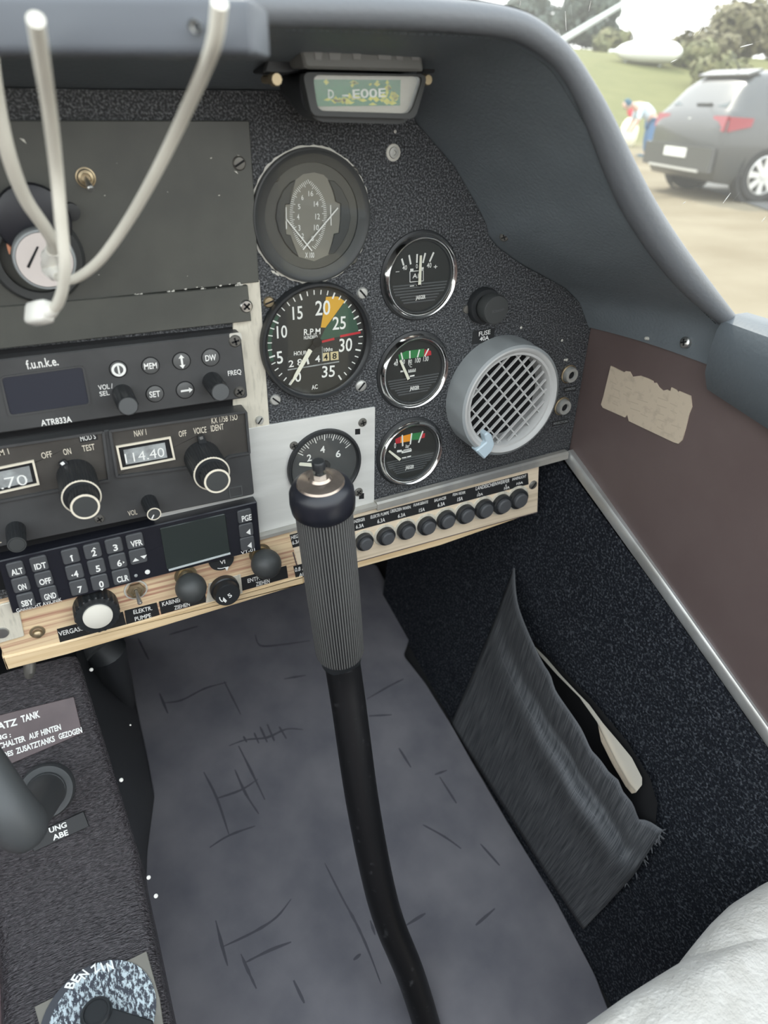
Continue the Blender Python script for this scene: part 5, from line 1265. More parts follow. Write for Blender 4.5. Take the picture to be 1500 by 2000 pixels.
# ============================================================ torn sticker on the brown wall
so = [(1040 + x / 3.26, 560 + y / 3.26) for x, y in [(500, 503), (585, 545), (597, 537), (620, 540), (638, 573), (690, 566), (740, 585), (768, 600), (772, 612), (790, 612), (806, 640), (832, 662), (858, 655), (866, 660), (880, 664), (886, 641), (915, 655), (932, 672), (936, 664), (1008, 694), (1016, 765), (998, 810), (975, 905), (955, 975), (930, 999), (900, 990), (615, 855), (605, 815), (590, 832), (450, 770), (438, 750), (455, 690)]]
Pst = [onplane(x, y, (0.1955, 0, 0), (1, 0, 0)) for x, y in so]
oc = onplane(1262, 790, (0.1955, 0, 0), (1, 0, 0))
root = tag(empty('torn_sticker', oc, (PI / 2, 0, -PI / 2)), 'torn cream paper sticker on the brown side wall', 'sticker')
Mi = (Matrix.Translation(oc) @ Matrix.Rotation(-PI / 2, 4, 'Z') @ Matrix.Rotation(PI / 2, 4, 'X')).inverted()
loc_ = [tuple((Mi @ p)[:2]) for p in Pst]
MB().prism(loc_, -0.0006, 0.0004).build('paper_sheet', 'sticker', root)
m = MB(); faint = mat('faint_ink', (0.49, 0.41, 0.315), 0.8)
rng = random.Random(4)
for k in range(5):
    for j in range(5):
        a = (1040 + (500 + 88 * j + rng.uniform(-20, 38)) / 3.26, 560 + (600 + 46 * k + 37 * j * 0.95) / 3.26); b = (a[0] + rng.uniform(11, 21), a[1] + 6.5)
        if k > 3 and j < 3: continue
        A = Mi @ onplane(*a, (0.1951, 0, 0), (1, 0, 0)); B = Mi @ onplane(*b, (0.1951, 0, 0), (1, 0, 0))
        e = Vector((B - A)[:2]).normalized(); u = Vector((-e.y, e.x)) * 0.0005
        m.prism([Vector(A[:2]) + u, Vector(A[:2]) - u, Vector(B[:2]) - u, Vector(B[:2]) + u], 0.0004, 0.00045)
m.build('faded_print', faint, root)

# ============================================================ fabric pocket with folded paper on the carpet wall
O = [Vector((x, y, 0)) for x, y in [(1004, 1108), (1005, 1142), (1010, 1180), (1025, 1223), (1042, 1262), (1058, 1295), (1073, 1319), (1082, 1348), (1111, 1391), (1133, 1425), (1150, 1463), (1164, 1478), (1178, 1497), (1188, 1511), (1202, 1521), (1212, 1545), (1231, 1569), (1243, 1600), (1260, 1602), (1288, 1620)]]
LEFT = [Vector((x, y, 0)) for x, y in [(1004, 1110), (972, 1200), (925, 1315), (880, 1418)]]
BOT = [Vector((x, y, 0)) for x, y in [(880, 1418), (945, 1515), (1010, 1615), (1075, 1718), (1140, 1815)]]
RIGHT = [Vector((x, y, 0)) for x, y in [(1292, 1622), (1262, 1672), (1240, 1705), (1190, 1762), (1140, 1815)]]
nu, nv = 48, 26; rows = []; uvs = []
for j in range(nv + 1):
    v = j / nv; row = []
    for i in range(nu + 1):
        u = i / nu
        a = lerp_path(dense(O, 3), u); b = lerp_path(BOT, u); l_ = lerp_path(LEFT, v); r2 = lerp_path(RIGHT, v)
        p = a * (1 - v) + b * v + l_ * (1 - u) + r2 * u - (O[0] * (1 - u) * (1 - v) + O[-1] * u * (1 - v) + BOT[0] * (1 - u) * v + BOT[-1] * u * v)
        d = 0.042 * (math.sin(PI * min(1, u * 0.98 + 0.01)) ** 0.7) * (1 - v) ** 0.9
        vr = 0.44 - 0.04 * math.sin(u * 3)
        d += 0.017 * math.exp(-((v - vr) / 0.11) ** 2) * math.sin(PI * u) * (0.6 + 0.7 * u)
        d -= 0.009 * math.exp(-((v - vr + 0.17) / 0.07) ** 2) * math.sin(PI * u) ** 0.6
        d += 0.0045 * math.sin(u * 40 + 2.5 * v + 1.5 * math.sin(u * 11)) * max(0, u - 0.25) * max(0, 1 - 2.8 * v)
        d = max(d, 0.0015)
        row.append(wallp(p.x, p.y, d)); uvs.append((u, v))
    rows.append(row)
oc = wallp(1080, 1480)
root = tag(empty('fabric_pocket', oc), 'grey striped fabric pocket with a frayed edge on the black carpet wall', 'pocket')
po = MB().grid(rows).build('pocket_cloth', 'fabric', root, origin=oc, ang=180); po.location = (0, 0, 0)
me = po.data; ul = me.uv_layers.new(name='UVMap')
for lp in me.loops: ul.data[lp.index].uv = uvs[lp.vertex_index]
sm = po.modifiers.new('thick', 'SOLIDIFY'); sm.thickness = 0.0012; sm.offset = 1
m = MB(); ed = rows[0]; m.tube(ed, 0.0011, 8); hm = m.build('opening_hem', 'fabric_hem', root, origin=oc); hm.location = (0, 0, 0)
j = int(nv * 0.27); m = MB(); sv = []
for i in range(6, nu + 1):
    sv.append(rows[int(round(nv * 0.33))][i] + Vector((-0.0008, 0, 0.0004)))
m.tube(sv, 0.0005, 6); m.build('seam', 'fabric_hem', root, origin=oc).location = (0, 0, 0)
m = MB(); rng = random.Random(8)
for k in range(26):
    i = nu - int(rng.uniform(0, 3)); v = rng.uniform(0, 0.55) if k > 8 else rng.uniform(0, 0.1)
    p = rows[int(v * nv)][nu]; 
    m.tube([p, p + Vector((rng.uniform(-0.003, 0.002), rng.uniform(-0.006, -0.001), rng.uniform(-0.004, 0.003)))], [0.0007, 0.0003], 5)
tag(m.build('frayed_thread', 'fabric_hem', root, origin=oc), kind='stuff').location = (0, 0, 0)
pp = [(1040, 1258), (1068, 1286), (1097, 1320), (1126, 1351), (1150, 1375), (1178, 1413), (1207, 1447), (1234, 1480), (1254, 1519), (1254, 1533), (1242, 1548), (1230, 1534), (1204, 1490), (1184, 1450), (1166, 1410), (1132, 1362), (1088, 1318), (1054, 1280)]
shade_px = [(1030, 1240), (1090, 1300), (1160, 1370), (1225, 1448), (1270, 1520), (1284, 1570), (1280, 1614), (1255, 1640), (1190, 1590), (1110, 1480), (1050, 1360)]
m = MB(); a_ = [wallp(x, y, 0.003) for x, y in shade_px]; b_2 = [wallp(x, y, 0.0005) for x, y in shade_px]; n = len(shade_px)
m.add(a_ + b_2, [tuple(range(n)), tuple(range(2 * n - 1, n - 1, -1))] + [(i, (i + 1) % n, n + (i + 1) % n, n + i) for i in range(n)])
m.build('pocket_shadow', 'deep_black', root, origin=oc).location = (0, 0, 0)  # black sheet painted in for the shade inside the pocket mouth and beside the paper
m = MB()
front = [wallp(x, y, 0.012) for x, y in pp]; rear = [wallp(x, y, 0.006) for x, y in pp]
n = len(pp); k = m.add(front + rear, []); m.f.append(tuple(range(n))); m.f.append(tuple(range(2 * n - 1, n - 1, -1)))
for i in range(n): m.f.append((i, (i + 1) % n, n + (i + 1) % n, n + i))
oc2 = front[5]; root = tag(empty('folded_paper', oc2), 'cream folded paper tucked into the fabric pocket', 'paper')
m.build('outer_sheet', 'paper', root, origin=oc2).location = (0, 0, 0)
m = MB(); a_ = [(1168, 1416), (1184, 1450), (1204, 1490), (1230, 1534), (1242, 1548), (1234, 1550), (1222, 1536), (1196, 1492), (1174, 1448)]
front = [wallp(x, y, 0.016) for x, y in a_]; rear = [wallp(x, y, 0.013) for x, y in a_]; n = len(a_); m.add(front + rear, [tuple(range(n)), tuple(range(2 * n - 1, n - 1, -1))] + [(i, (i + 1) % n, n + (i + 1) % n, n + i) for i in range(n)])
m.build('inner_sheet', 'sticker', root, origin=oc2).location = (0, 0, 0)

# ============================================================ fleece seat cover, bottom right
oc = Vector((0.05, -0.36, -0.16))
root = tag(empty('seat_cushion', oc), 'off-white fleece covered seat cushion with soft folds, bottom right corner', 'cushion')
edge = [(1040, 2040), (1100, 2000), (1165, 1955), (1232, 1908), (1290, 1872), (1340, 1842), (1400, 1808), (1450, 1788), (1500, 1770), (1560, 1748)]
rows = []
E0 = [zpl(x, y, -0.15) for x, y in edge]
nE = 40; rng = random.Random(2)
ED = [lerp_path(E0, i / nE) for i in range(nE + 1)]
for j in range(30):
    row = []
    for i, p in enumerate(ED):
        u = i / nE
        if j < 10: a = PI * (0.5 - j / 9 * 0.5); q = p + Vector((0.0, -0.025 + 0.025 * math.sin(a) * 1.0 - 0.0, 0)); back = 0.03 * (1 - math.sin(a)); up_ = 0.03 * math.cos(a); off = Vector((0, -back, -0.03 + up_))
        else: off = Vector((0, -0.03 - (j - 9) * 0.013, 0.0 + 0.0008 * (j - 9)))
        if j == 0: off = Vector((0, -0.002, -0.16))
        fold = 0.005 * math.exp(-((j - 13 - 3 * u) / 1.6) ** 2) - 0.004 * math.exp(-((j - 15.5 - 3 * u) / 1.4) ** 2) + 0.003 * math.sin(u * 9 + j * 0.4)
        row.append(p + off + Vector((0, 0, fold if j > 5 else 0)))
    rows.append(row)
MB().grid(rows).build('front_cover', 'fleece', root, origin=oc, ang=180).location = (0, 0, 0)
e2 = [(1335, 1850), (1352, 1828), (1378, 1796), (1402, 1768), (1440, 1732), (1500, 1694), (1560, 1664)]
E2 = [zpl(x, y, -0.155) for x, y in e2]; rows = []
for j in range(26):
    row = []
    for i in range(25):
        p = lerp_path(E2, i / 24); a = PI * (0.5 - min(1, j / 7) * 0.5)
        off = Vector((0.01 * min(1, j / 11), -0.028 * (1 - math.sin(a)) - max(0, j - 7) * 0.02, -0.028 + 0.028 * math.cos(a) - min(4, max(0, j - 7)) * 0.004))
        if j == 0: off = Vector((0, 0, -0.15))
        row.append(p + off)
    rows.append(row)
MB().grid(rows).build('rear_fold', 'fleece', root, origin=oc, ang=180).location = (0, 0, 0)
m = MB(); rng = random.Random(13)
# ============================================================ canopy
def arch(y):
    t = min(1, max(0, (0.12 - y) / 0.75))
    cx = -0.25; N_ = 41; out = []
    zc = 0.375 + 0.42 * t ** 0.75 - max(0, y - 0.12) * 0.34; hwid = 0.47
    # foot of the arch follows the hood in front and the sill behind
    for k in range(N_):
        a = PI * k / (N_ - 1); e = 0.62
        cxn = math.copysign(abs(math.cos(a)) ** e, math.cos(a)); szn = abs(math.sin(a)) ** e
        out.append((cx + hwid * cxn, y, 0.165 + (zc - 0.165) * szn))
    return out
ysn = [0.36, 0.24, 0.13, 0.05, -0.03, -0.11, -0.19, -0.27, -0.36, -0.46, -0.58, -0.72, -0.9, -1.1]
m = MB().grid([arch(y) for y in ysn])
wn_ = struct(m.build('window_1', 'perspex', ang=180))
m = MB(); rng = random.Random(21)
from mathutils.bvhtree import BVHTree
bvh = BVHTree.FromPolygons([v.co.copy() for v in wn_.data.vertices], [tuple(p.vertices) for p in wn_.data.polygons])
def onwin(px, py):
    h_ = bvh.ray_cast(CP, ray(px, py).normalized()); return h_[0] if h_ and h_[0] else dep(px, py, 0.6)
for a, b in (((1427, 377), (1412, 397)), ((1334, 398), (1339, 394)), ((1154, 2), (1150, 22)), ((1372, 38), (1355, 69)), ((1379, 40), (1365, 66)), ((1495, 424), (1488, 433)), ((1017, 2), (1015, 14)), ((1104, 22), (1106, 60)), ((1446, 92), (1470, 86)), ((1310, 122), (1322, 116))):
    A, B = onwin(*a), onwin(*b); A = A.lerp(CP, 0.01); B = B.lerp(CP, 0.01)
    MB().tube([A, A.lerp(B, 0.5), B], [0.00012, 0.00028, 0.0001], 6).build('scratch', 'ink_white', wn_)
# ============================================================ outside: ground
GZ = -0.85
def gh(y):                                       # the field climbs gently away from the parking strip
    P = [(-60, GZ), (20, GZ), (28, 0.6), (34, 1.9), (38, 2.5), (60, 4.0), (220, 7.0)]
    for (a, za), (b_y, zb) in zip(P[:-1], P[1:]):
        if y <= b_y: return za + (zb - za) * max(0, (y - a) / (b_y - a))
    return P[-1][1]
def gnd(px, py): return zpl(px, py, GZ)
gm = bpy.data.materials.new('ground'); gm.use_nodes = True
n = gm.node_tree.nodes; l = gm.node_tree.links; b = n['Principled BSDF']; b.inputs['Roughness'].default_value = 0.95; b.inputs['Specular IOR Level'].default_value = 0.1
tc = n.new('ShaderNodeTexCoord'); t1 = n.new('ShaderNodeTexNoise'); t1.inputs['Scale'].default_value = 0.35; t1.inputs['Detail'].default_value = 6
sx = n.new('ShaderNodeSeparateXYZ'); l.new(tc.outputs['Object'], sx.inputs[0])
ad = n.new('ShaderNodeMath'); ad.operation = 'ADD'; mu = n.new('ShaderNodeMath'); mu.operation = 'MULTIPLY'; mu.inputs[1].default_value = 5
l.new(tc.outputs['Object'], t1.inputs[0]); l.new(t1.outputs[0], mu.inputs[0]); l.new(sx.outputs['Y'], ad.inputs[0]); l.new(mu.outputs[0], ad.inputs[1])
mr = n.new('ShaderNodeMapRange'); mr.inputs['From Min'].default_value = 15; mr.inputs['From Max'].default_value = 20; l.new(ad.outputs[0], mr.inputs[0])
mixc = n.new('ShaderNodeMix'); mixc.data_type = 'RGBA'; l.new(mr.outputs[0], mixc.inputs[0])
t2 = n.new('ShaderNodeTexNoise'); t2.inputs['Scale'].default_value = 0.9; t2.inputs['Detail'].default_value = 8; l.new(tc.outputs['Object'], t2.inputs[0])
ra = n.new('ShaderNodeValToRGB'); ra.color_ramp.elements[0].color = (0.155, 0.127, 0.083, 1); ra.color_ramp.elements[1].color = (0.205, 0.175, 0.122, 1); ra.color_ramp.elements[0].position = 0.35; ra.color_ramp.elements[1].position = 0.65
rb = n.new('ShaderNodeValToRGB'); rb.color_ramp.elements[0].color = (0.10, 0.108, 0.043, 1); rb.color_ramp.elements[1].color = (0.15, 0.145, 0.062, 1)
l.new(t2.outputs[0], ra.inputs[0]); l.new(t2.outputs[0], rb.inputs[0]); l.new(ra.outputs[0], mixc.inputs[6]); l.new(rb.outputs[0], mixc.inputs[7]); l.new(mixc.outputs[2], b.inputs['Base Color'])
MATS['ground'] = gm
m = MB().grid([[(x, y, gh(y)) for x in (-30, 0, 20, 60, 160)] for y in (-40, 0, 10, 21, 24, 27, 30, 34, 38, 48, 60, 100, 200)])
struct(m.build('ground', 'ground'))
mat('tarmac', (0.095, 0.095, 0.09), 0.9, col2=(0.12, 0.118, 0.11), cs=1.5)
tk = [gnd(x, y) for x, y in ((1215, 285), (1305, 345), (1500, 412), (1660, 462), (1700, 420), (1500, 330), (1300, 270))]
m = MB(); m.add([(p.x, p.y, GZ + 0.012) for p in tk], [tuple(range(7))]); 
tag(m.build('grey_track', 'tarmac'), 'grey gravel strip the dark car stands on', 'track')
# ============================================================ car
mat('car_paint', (0.075, 0.075, 0.073), 0.38, 0.2, coat=0.3)
mat('car_glass', (0.05, 0.065, 0.062), 0.08)
mat('tyre', (0.02, 0.02, 0.02), 0.8); mat('alloy', (0.62, 0.61, 0.58), 0.35, 0.4); mat('tail_red', (0.26, 0.03, 0.04), 0.3); mat('plate_white', (0.78, 0.77, 0.70), 0.5)
W_R = gnd(1474, 396); fw = Vector((0.965, -0.26, 0)).normalized(); lf = Vector((-fw.y, fw.x, 0))
orgc = W_R + lf * 0.86 - fw * 0.68; orgc.z = GZ
root = tag(empty('parked_car', orgc, (0, 0, math.atan2(fw.y, fw.x))), 'dark grey hatchback car parked outside, seen from behind', 'car')
Wd = 0.86                                        # local x forwards from the rear bumper, y to the left
st_ = [(0.0, 0.78, 0.30, 0.82, 0.84, 0.6), (0.05, 0.82, 0.24, 0.96, 0.98, 0.66), (0.12, 0.84, 0.22, 1.0, 1.05, 0.66), (0.30, 0.855, 0.2, 0.99, 1.30, 0.60), (0.46, 0.86, 0.2, 0.98, 1.42, 0.57), (0.7, 0.86, 0.2, 0.97, 1.455, 0.57), (1.3, 0.86, 0.2, 0.95, 1.47, 0.58), (2.0, 0.86, 0.2, 0.93, 1.44, 0.58), (2.45, 0.86, 0.2, 0.92, 1.22, 0.60), (2.85, 0.85, 0.2, 0.92, 0.97, 0.66), (3.5, 0.82, 0.22, 0.84, 0.88, 0.62), (3.9, 0.74, 0.26, 0.70, 0.72, 0.55), (4.0, 0.66, 0.32, 0.58, 0.6, 0.5)]
rows = []
for x, wd, zb, belt, roof, rw in st_:
    pr = [(wd * 0.9, zb), (wd * 0.99, zb + 0.12), (wd, zb + (belt - zb) * 0.55), (wd * 0.985, belt - 0.06), (wd * 0.95, belt), (rw + (wd * 0.95 - rw) * 0.15, belt + (roof - belt) * 0.88), (rw * 0.86, belt + (roof - belt) * 0.985), (rw * 0.45, roof + 0.012)]
    rows.append([(x, y, z) for y, z in pr] + [(x, -y, z) for y, z in reversed(pr)])
m = MB().grid(rows, close=True); n = 16; m.f.append(tuple(range(n))); m.f.append(tuple(range(12 * n, 13 * n)))
m.build('body', 'car_paint', root, ang=50)
def patch(name, m_, quad, d=0.012): 
    q = [Vector(p) for p in quad]; nn = (q[1] - q[0]).cross(q[3] - q[0]).normalized(); c = sum(q, Vector()) / 4
    if nn.dot(c - Vector((2, 0, 0.6))) < 0: nn = -nn
    return MB().hull8([tuple(p - nn * 0.01) for p in q] + [tuple(p + nn * d) for p in q]).build(name, m_, root)
patch('rear_window', 'car_glass', [(0.135, 0.60, 1.06), (0.135, -0.60, 1.06), (0.42, -0.50, 1.375), (0.42, 0.50, 1.375)])
patch('roof_spoiler', 'car_paint', [(0.36, 0.53, 1.40), (0.36, -0.53, 1.40), (0.56, -0.53, 1.46), (0.56, 0.53, 1.46)], 0.02)
for s in (1, -1):
    patch('side_window', 'car_glass', [(0.62, s * 0.83, 1.0), (2.3, s * 0.83, 0.98), (1.95, s * 0.64, 1.36), (0.66, s * 0.64, 1.38)])
    patch('tail_light', 'tail_red', [(0.035, s * 0.80, 0.80), (0.045, s * 0.50, 0.82), (0.075, s * 0.50, 0.96), (0.07, s * 0.80, 0.965)], 0.035)
    patch('tail_light_side', 'tail_red', [(0.05, s * 0.825, 0.80), (0.34, s * 0.86, 0.86), (0.36, s * 0.855, 0.95), (0.06, s * 0.82, 0.965)], 0.012)
patch('bumper', 'car_paint', [(-0.03, 0.80, 0.34), (-0.03, -0.80, 0.34), (-0.03, -0.80, 0.62), (-0.03, 0.80, 0.62)], 0.05)
patch('bumper_strip', 'alloy', [(-0.07, 0.60, 0.33), (-0.07, -0.60, 0.33), (-0.07, -0.60, 0.36), (-0.07, 0.60, 0.36)], 0.02)
patch('number_plate', 'plate_white', [(-0.085, 0.26, 0.48), (-0.085, -0.26, 0.48), (-0.085, -0.26, 0.59), (-0.085, 0.26, 0.59)], 0.01)
patch('wiper', 'tyre', [(0.13, 0.05, 1.07), (0.13, -0.28, 1.08), (0.14, -0.28, 1.095), (0.14, 0.05, 1.09)], 0.02)
MB().lathe((0, 0), [(0.055, 0), (0.055, 0.02), (0.0, 0.024)], 20, mtx=Matrix.Translation((0.045, 0, 0.88)) @ Matrix.Rotation(-PI / 2, 4, 'Y')).build('round_badge', 'alloy', root)
MB().tube([(0.6, 0, 1.47), (0.42, 0, 1.68)], [0.008, 0.005], 6).build('antenna', 'tyre', root)
for x in (0.70, 3.2):
    for s in (1, -1):
        mt = Matrix.Translation((x, s * 0.80, 0.32)) @ Matrix.Rotation(-s * PI / 2, 4, 'X')
        wl = MB().lathe((0, 0), [(0.20, 0.06), (0.225, 0.075), (0.30, 0.07), (0.325, 0.03), (0.325, -0.12), (0.2, -0.14)], 36, mtx=mt).build('wheel', 'tyre', root)
        r_m = MB().lathe((0, 0), [(0.228, 0.076), (0.215, 0.085), (0.205, 0.06), (0.2, 0.0)], 36, mtx=mt); 
        for k in range(8):
            a = 2 * PI * k / 8; e = Vector((math.cos(a), math.sin(a))); u = Vector((-e.y, e.x))
            mm = MB().prism([e * 0.04 - u * 0.03, e * 0.212 - u * 0.05, e * 0.212 + u * 0.022, e * 0.04 + u * 0.03], 0.045, 0.07); r_m.add([mt @ Vector(v) for v in mm.v], mm.f)
        r_m.lathe((0, 0), [(0.06, 0.05), (0.05, 0.08), (0, 0.085)], 16, mtx=mt)
        r_m.build('rim', 'alloy', wl)
        MB().lathe((0, 0), [(0.2, 0.0), (0, 0.0)], 24, mtx=mt).build('brake_disc', 'tyre', wl)
        MB().lathe((0, 0), [(0.375, -0.1), (0.375, 0.055), (0.33, 0.052)], 36, mtx=mt).build('wheel_arch', 'tyre', root)
# ============================================================ person bending behind the car
mat('cloth_blue', (0.09, 0.17, 0.30), 0.9); mat('cloth_pale', (0.52, 0.60, 0.66), 0.9); mat('cloth_teal', (0.03, 0.09, 0.13), 0.8); mat('skin', (0.55, 0.36, 0.28), 0.6); mat('cloth_red', (0.55, 0.07, 0.09), 0.8); mat('cloth_cream', (0.78, 0.74, 0.58), 0.8)
pf = gnd(1260, 309)
root = tag(empty('person', pf, (0, 0, math.radians(-28))), 'person in blue trousers and a pale top bending beside the dark car', 'person')
root.scale = (0.84, 0.84, 0.84)
def skin(name, V, Eg, R, m_, par, sub=2):
    me = bpy.data.meshes.new(name); me.from_pydata([tuple(v) for v in V], Eg, [])
    o = bpy.data.objects.new(name, me); C.objects.link(o); o.parent = par
    s_ = o.modifiers.new('skin', 'SKIN')
    for i, r in enumerate(R): me.skin_vertices[0].data[i].radius = (r, r)
    me.skin_vertices[0].data[0].use_root = True
    sb_ = o.modifiers.new('sub', 'SUBSURF'); sb_.levels = sub; sb_.render_levels = sub
    s_.use_smooth_shade = True
    me.materials.append(MATS[m_]); return o
bv = [(0, 0, 0.88), (-0.12, 0, 1.02), (-0.32, 0, 1.14), (-0.46, 0, 1.18), (-0.56, 0, 1.20), (-0.62, 0, 1.20),
      (-0.40, 0.18, 1.10), (-0.42, 0.22, 0.86), (-0.52, 0.18, 0.66), (-0.40, -0.18, 1.10), (-0.42, -0.22, 0.86), (-0.52, -0.18, 0.66),
      (0.02, 0.10, 0.82), (-0.02, 0.12, 0.47), (0.03, 0.12, 0.09), (-0.12, 0.12, 0.04), (0.02, -0.10, 0.82), (-0.02, -0.12, 0.47), (0.03, -0.12, 0.09), (-0.12, -0.12, 0.04),
      (-0.55, 0.17, 0.58), (-0.55, -0.17, 0.58)]
be = [(0, 1), (1, 2), (2, 3), (3, 4), (4, 5), (3, 6), (6, 7), (7, 8), (3, 9), (9, 10), (10, 11), (0, 12), (12, 13), (13, 14), (14, 15), (0, 16), (16, 17), (17, 18), (18, 19), (8, 20), (11, 21)]
br = [0.14, 0.15, 0.17, 0.14, 0.06, 0.055, 0.075, 0.05, 0.038, 0.075, 0.05, 0.038, 0.11, 0.075, 0.05, 0.04, 0.11, 0.075, 0.05, 0.04, 0.04, 0.04]
skin('body', bv, be, br, 'skin', root)
skin('top', [bv[0], bv[1], bv[2], bv[3], bv[6], bv[7], bv[9], bv[10]], [(0, 1), (1, 2), (2, 3), (3, 4), (4, 5), (3, 6), (6, 7)], [0.155, 0.17, 0.19, 0.155, 0.088, 0.062, 0.088, 0.062], 'cloth_pale', root)
skin('trousers', [(0, 0, 0.90), bv[12], bv[13], (0.03, 0.12, 0.12), bv[16], bv[17], (0.03, -0.12, 0.12)], [(0, 1), (1, 2), (2, 3), (0, 4), (4, 5), (5, 6)], [0.16, 0.125, 0.10, 0.085, 0.125, 0.10, 0.085], 'cloth_blue', root)
hd = [(max(0.0, 0.095 * math.sin(PI * k / 12)), -0.125 * math.cos(PI * k / 12)) for k in range(13)]; hd[0] = (0, hd[0][1]); hd[-1] = (0, hd[-1][1])
hm_ = Matrix.Translation((-0.70, 0, 1.19)) @ Matrix.Rotation(math.radians(-70), 4, 'Y')
MB().lathe((0, 0), hd, 20, mtx=hm_).build('head', 'skin', root)
hr = [(0.105 * math.sin(PI * k / 12), -0.135 * math.cos(PI * k / 12)) for k in range(5, 13)]; hr[-1] = (0, hr[-1][1])
MB().lathe((0, 0), hr, 20, mtx=Matrix.Translation((-0.69, 0, 1.21)) @ Matrix.Rotation(math.radians(-30), 4, 'Y')).build('hair', 'cloth_teal', root)
for s in (1, -1):
    MB().lathe((0, 0), [(0.014, -0.01), (0.012, 0.006), (0, 0.01)], 8, mtx=hm_ @ Matrix.Translation((-0.085, s * 0.035, 0.02)) @ Matrix.Rotation(-PI / 2, 4, 'Y')).build('eye', 'cloth_teal', root)
for s in (1, -1):
    MB().grid([[(x, s * 0.12 + yy * g, z) for yy, z in ((-0.05, 0.0), (0.05, 0.0), (0.045, 0.09 * g), (-0.045, 0.09 * g))] for x, g in ((-0.22, 0.6), (-0.14, 0.95), (0.0, 1.1), (0.08, 0.9))], close=True).build('shoe', 'cloth_teal', root)
# bag and cloth held in front
bp_ = gnd(1222, 292); rt = tag(empty('red_bag', bp_ + Vector((0, 0, 0.0))), 'red and cream bags standing beside the bending person', 'bag')
def blob(name, m_, c, rx, ry, rz, par, seed=1, n=14):
    rng = random.Random(seed); m = MB(); rows = []
    for j in range(1, n):
        th_ = PI * j / n; rows.append([(c[0] + rx * math.sin(th_) * math.cos(2 * PI * i / 20) * rng.uniform(0.93, 1.07), c[1] + ry * math.sin(th_) * math.sin(2 * PI * i / 20) * rng.uniform(0.93, 1.07), c[2] - rz * math.cos(th_)) for i in range(20)])
    m.grid(rows, close=True); k = len(m.v); m.f.append(tuple(range(20))); m.f.append(tuple(range(k - 20, k)))
    return m.build(name, m_, par, ang=70)
blob('cream_sack', 'cloth_cream', (0, 0, 0.36), 0.24, 0.2, 0.36, rt, 3); blob('red_top', 'cloth_red', (0.10, 0.05, 0.86), 0.17, 0.15, 0.16, rt, 5)
# ============================================================ trees, hedge, pole, white trailer
mat('leaf_olive', (0.105, 0.095, 0.045), 0.8, col2=(0.16, 0.14, 0.075), cs=1.2); mat('leaf_dark', (0.05, 0.065, 0.055), 0.8, col2=(0.08, 0.10, 0.08), cs=1.2); mat('bark', (0.22, 0.18, 0.13), 0.9); mat('leaf_field', (0.11, 0.115, 0.045), 0.8, col2=(0.16, 0.15, 0.065), cs=1.0)
def tree(name, label, px, py, t, hgt, wid, m_, seed, ncl=26, leaf=0.35, group=None, trunk=True):
    rng = random.Random(seed); b0 = dep(px, py, t); b0.z = gh(b0.y); hgt = max(0.9, hgt - (b0.z - GZ))
    root = tag(empty(name, b0), label, 'tree' if trunk else 'bush', group)
    if trunk: MB().tube([(0, 0, -0.2), (0.1, 0, hgt * 0.35), (0, 0.1, hgt * 0.7)], [hgt * 0.03, hgt * 0.022, hgt * 0.01], 10).build('trunk', 'bark', root)
    m = MB()
    for k in range(ncl):
        a = rng.uniform(0, 2 * PI); z = rng.uniform(0.22 if trunk else 0.05, 0.93); rr = wid / 2 * math.sqrt(max(0.03, 1 - ((z - 0.5) / 0.52) ** 2)) * rng.uniform(0.2, 0.95)
        cc = Vector((math.cos(a) * rr, math.sin(a) * rr, z * hgt)); cr_ = wid * rng.uniform(0.10, 0.19)
        for q in range(46):
            d = Vector((rng.gauss(0, 1), rng.gauss(0, 1), rng.gauss(0, 1))).normalized(); p = cc + d * cr_ * rng.uniform(0.7, 1.1)
            e = Vector((rng.gauss(0, 1), rng.gauss(0, 1), rng.gauss(0, 1))).normalized(); f = d.cross(e).normalized(); e = f.cross(d)
            s = leaf * rng.uniform(0.6, 1.3)
            m.add([p - e * s, p + f * s * 0.55, p + e * s, p - f * s * 0.55], [(0, 1, 2, 3)])
    tag(m.build('crown', m_, root, smooth=False), kind='stuff')
tree('tree', 'tall dark hazy tree at the top edge above the hood', 1140, 60, 62, 9.0, 6.5, 'leaf_dark', 1, 64, 0.42)
tree('tree', 'dark tree left of the pale sky gap, top edge', 1020, 40, 70, 9.5, 6.5, 'leaf_dark', 2, 64, 0.42)
tree('tree', 'tall olive tree with a notched top above the car roof', 1425, 120, 50, 6.6, 5.2, 'leaf_olive', 3, 70, 0.34)
tree('tree', 'olive tree at the right edge above the car', 1560, 120, 54, 6.4, 5.2, 'leaf_olive', 4, 70, 0.34)
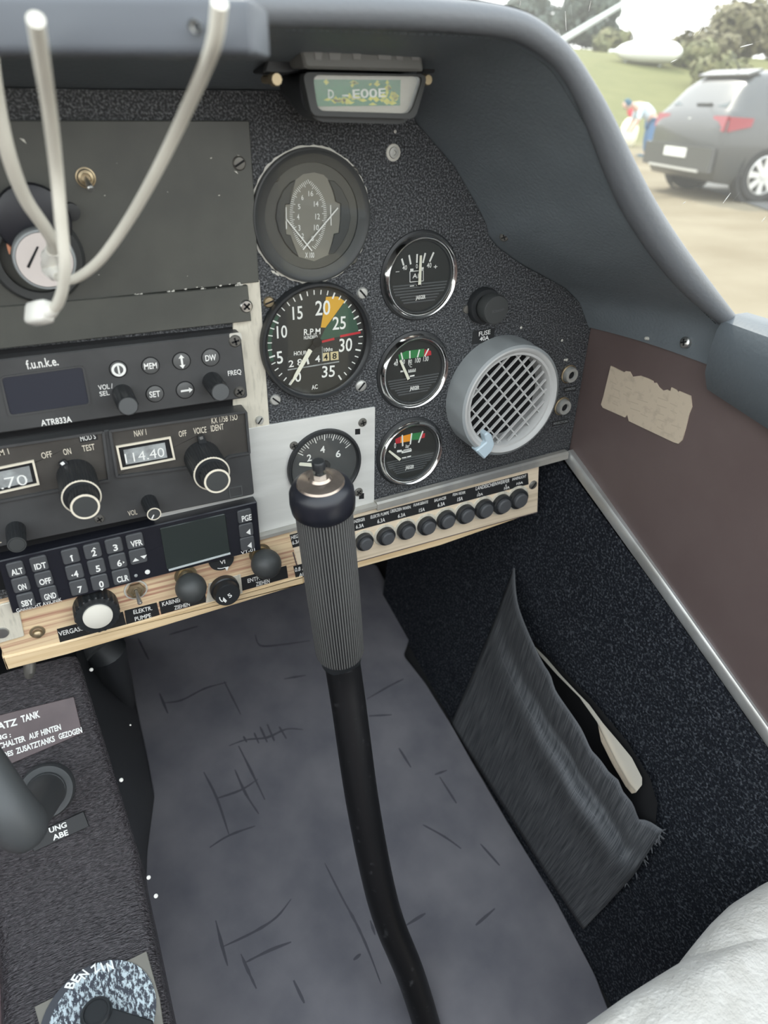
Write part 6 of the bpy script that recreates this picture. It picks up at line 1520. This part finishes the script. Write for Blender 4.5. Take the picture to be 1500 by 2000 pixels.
tree('bush', 'broad olive bush left of the notched tree', 1355, 150, 46, 4.2, 4.4, 'leaf_olive', 5, 60, 0.3, trunk=False)
tree('bush', 'low olive bush right behind the person', 1335, 190, 40, 2.1, 3.0, 'leaf_field', 6, 24, 0.24, trunk=False)
tree('bush', 'low green bush behind the car window', 1405, 190, 34, 2.6, 3.6, 'leaf_field', 7, 24, 0.24, trunk=False)
tree('bush', 'pale green bush at the field edge beside the hood', 1180, 170, 47, 1.6, 3.6, 'leaf_field', 8, 24, 0.24, trunk=False)
mat('white_gloss', (0.82, 0.82, 0.80), 0.25, coat=0.5); mat('pole_grey', (0.42, 0.46, 0.44), 0.5)
a = dep(1190, 100, 37.5); b = dep(1330, 88, 37.5); a.z = b.z = a.z
rt = tag(empty('white_hull', (a + b) / 2), 'long low white hull shining in the sun at the far side of the field', 'trailer')
ex_ = (b - a).normalized(); ey_ = Vector((-ex_.y, ex_.x, 0)); Lh = (b - a).length
rows = []
for k in range(13):
    t = k / 12; g = math.sqrt(max(0.02, 1 - abs(2 * (t - 0.6)) ** 2.6 if t < 0.6 else 1 - abs((t - 0.6) / 0.42) ** 4)); c = -ex_ * Lh / 2 + ex_ * Lh * t
    rows.append([c + ey_ * 0.9 * g * math.cos(2 * PI * i / 20) + Vector((0, 0, 0.55 * g * math.sin(2 * PI * i / 20))) for i in range(20)])
m = MB().grid(rows, close=True); m.f.append(tuple(range(20))); m.f.append(tuple(range(240, 260))); m.build('shell', 'white_gloss', rt)
for f in (-0.25, 0.25):
    MB().tube([ex_ * Lh * f + Vector((0, 0, -0.3)), ex_ * Lh * f + Vector((0, 0, gh(((a + b) / 2).y + ex_.y * Lh * f) - ((a + b) / 2).z - 0.05))], 0.06, 8).build('leg', 'pole_grey', rt)
a = dep(1100, 78, 9.0); b = dep(1222, 5, 9.6); 
rt = tag(empty('slanting_pole', a), 'pale grey slanting pole rising beyond the hood edge', 'pole')
MB().tube([a + (a - b) * 1.0, b + (b - a) * 0.3], [0.05, 0.03], 10).build('shaft', 'pole_grey', rt, origin=a).location = (0, 0, 0)
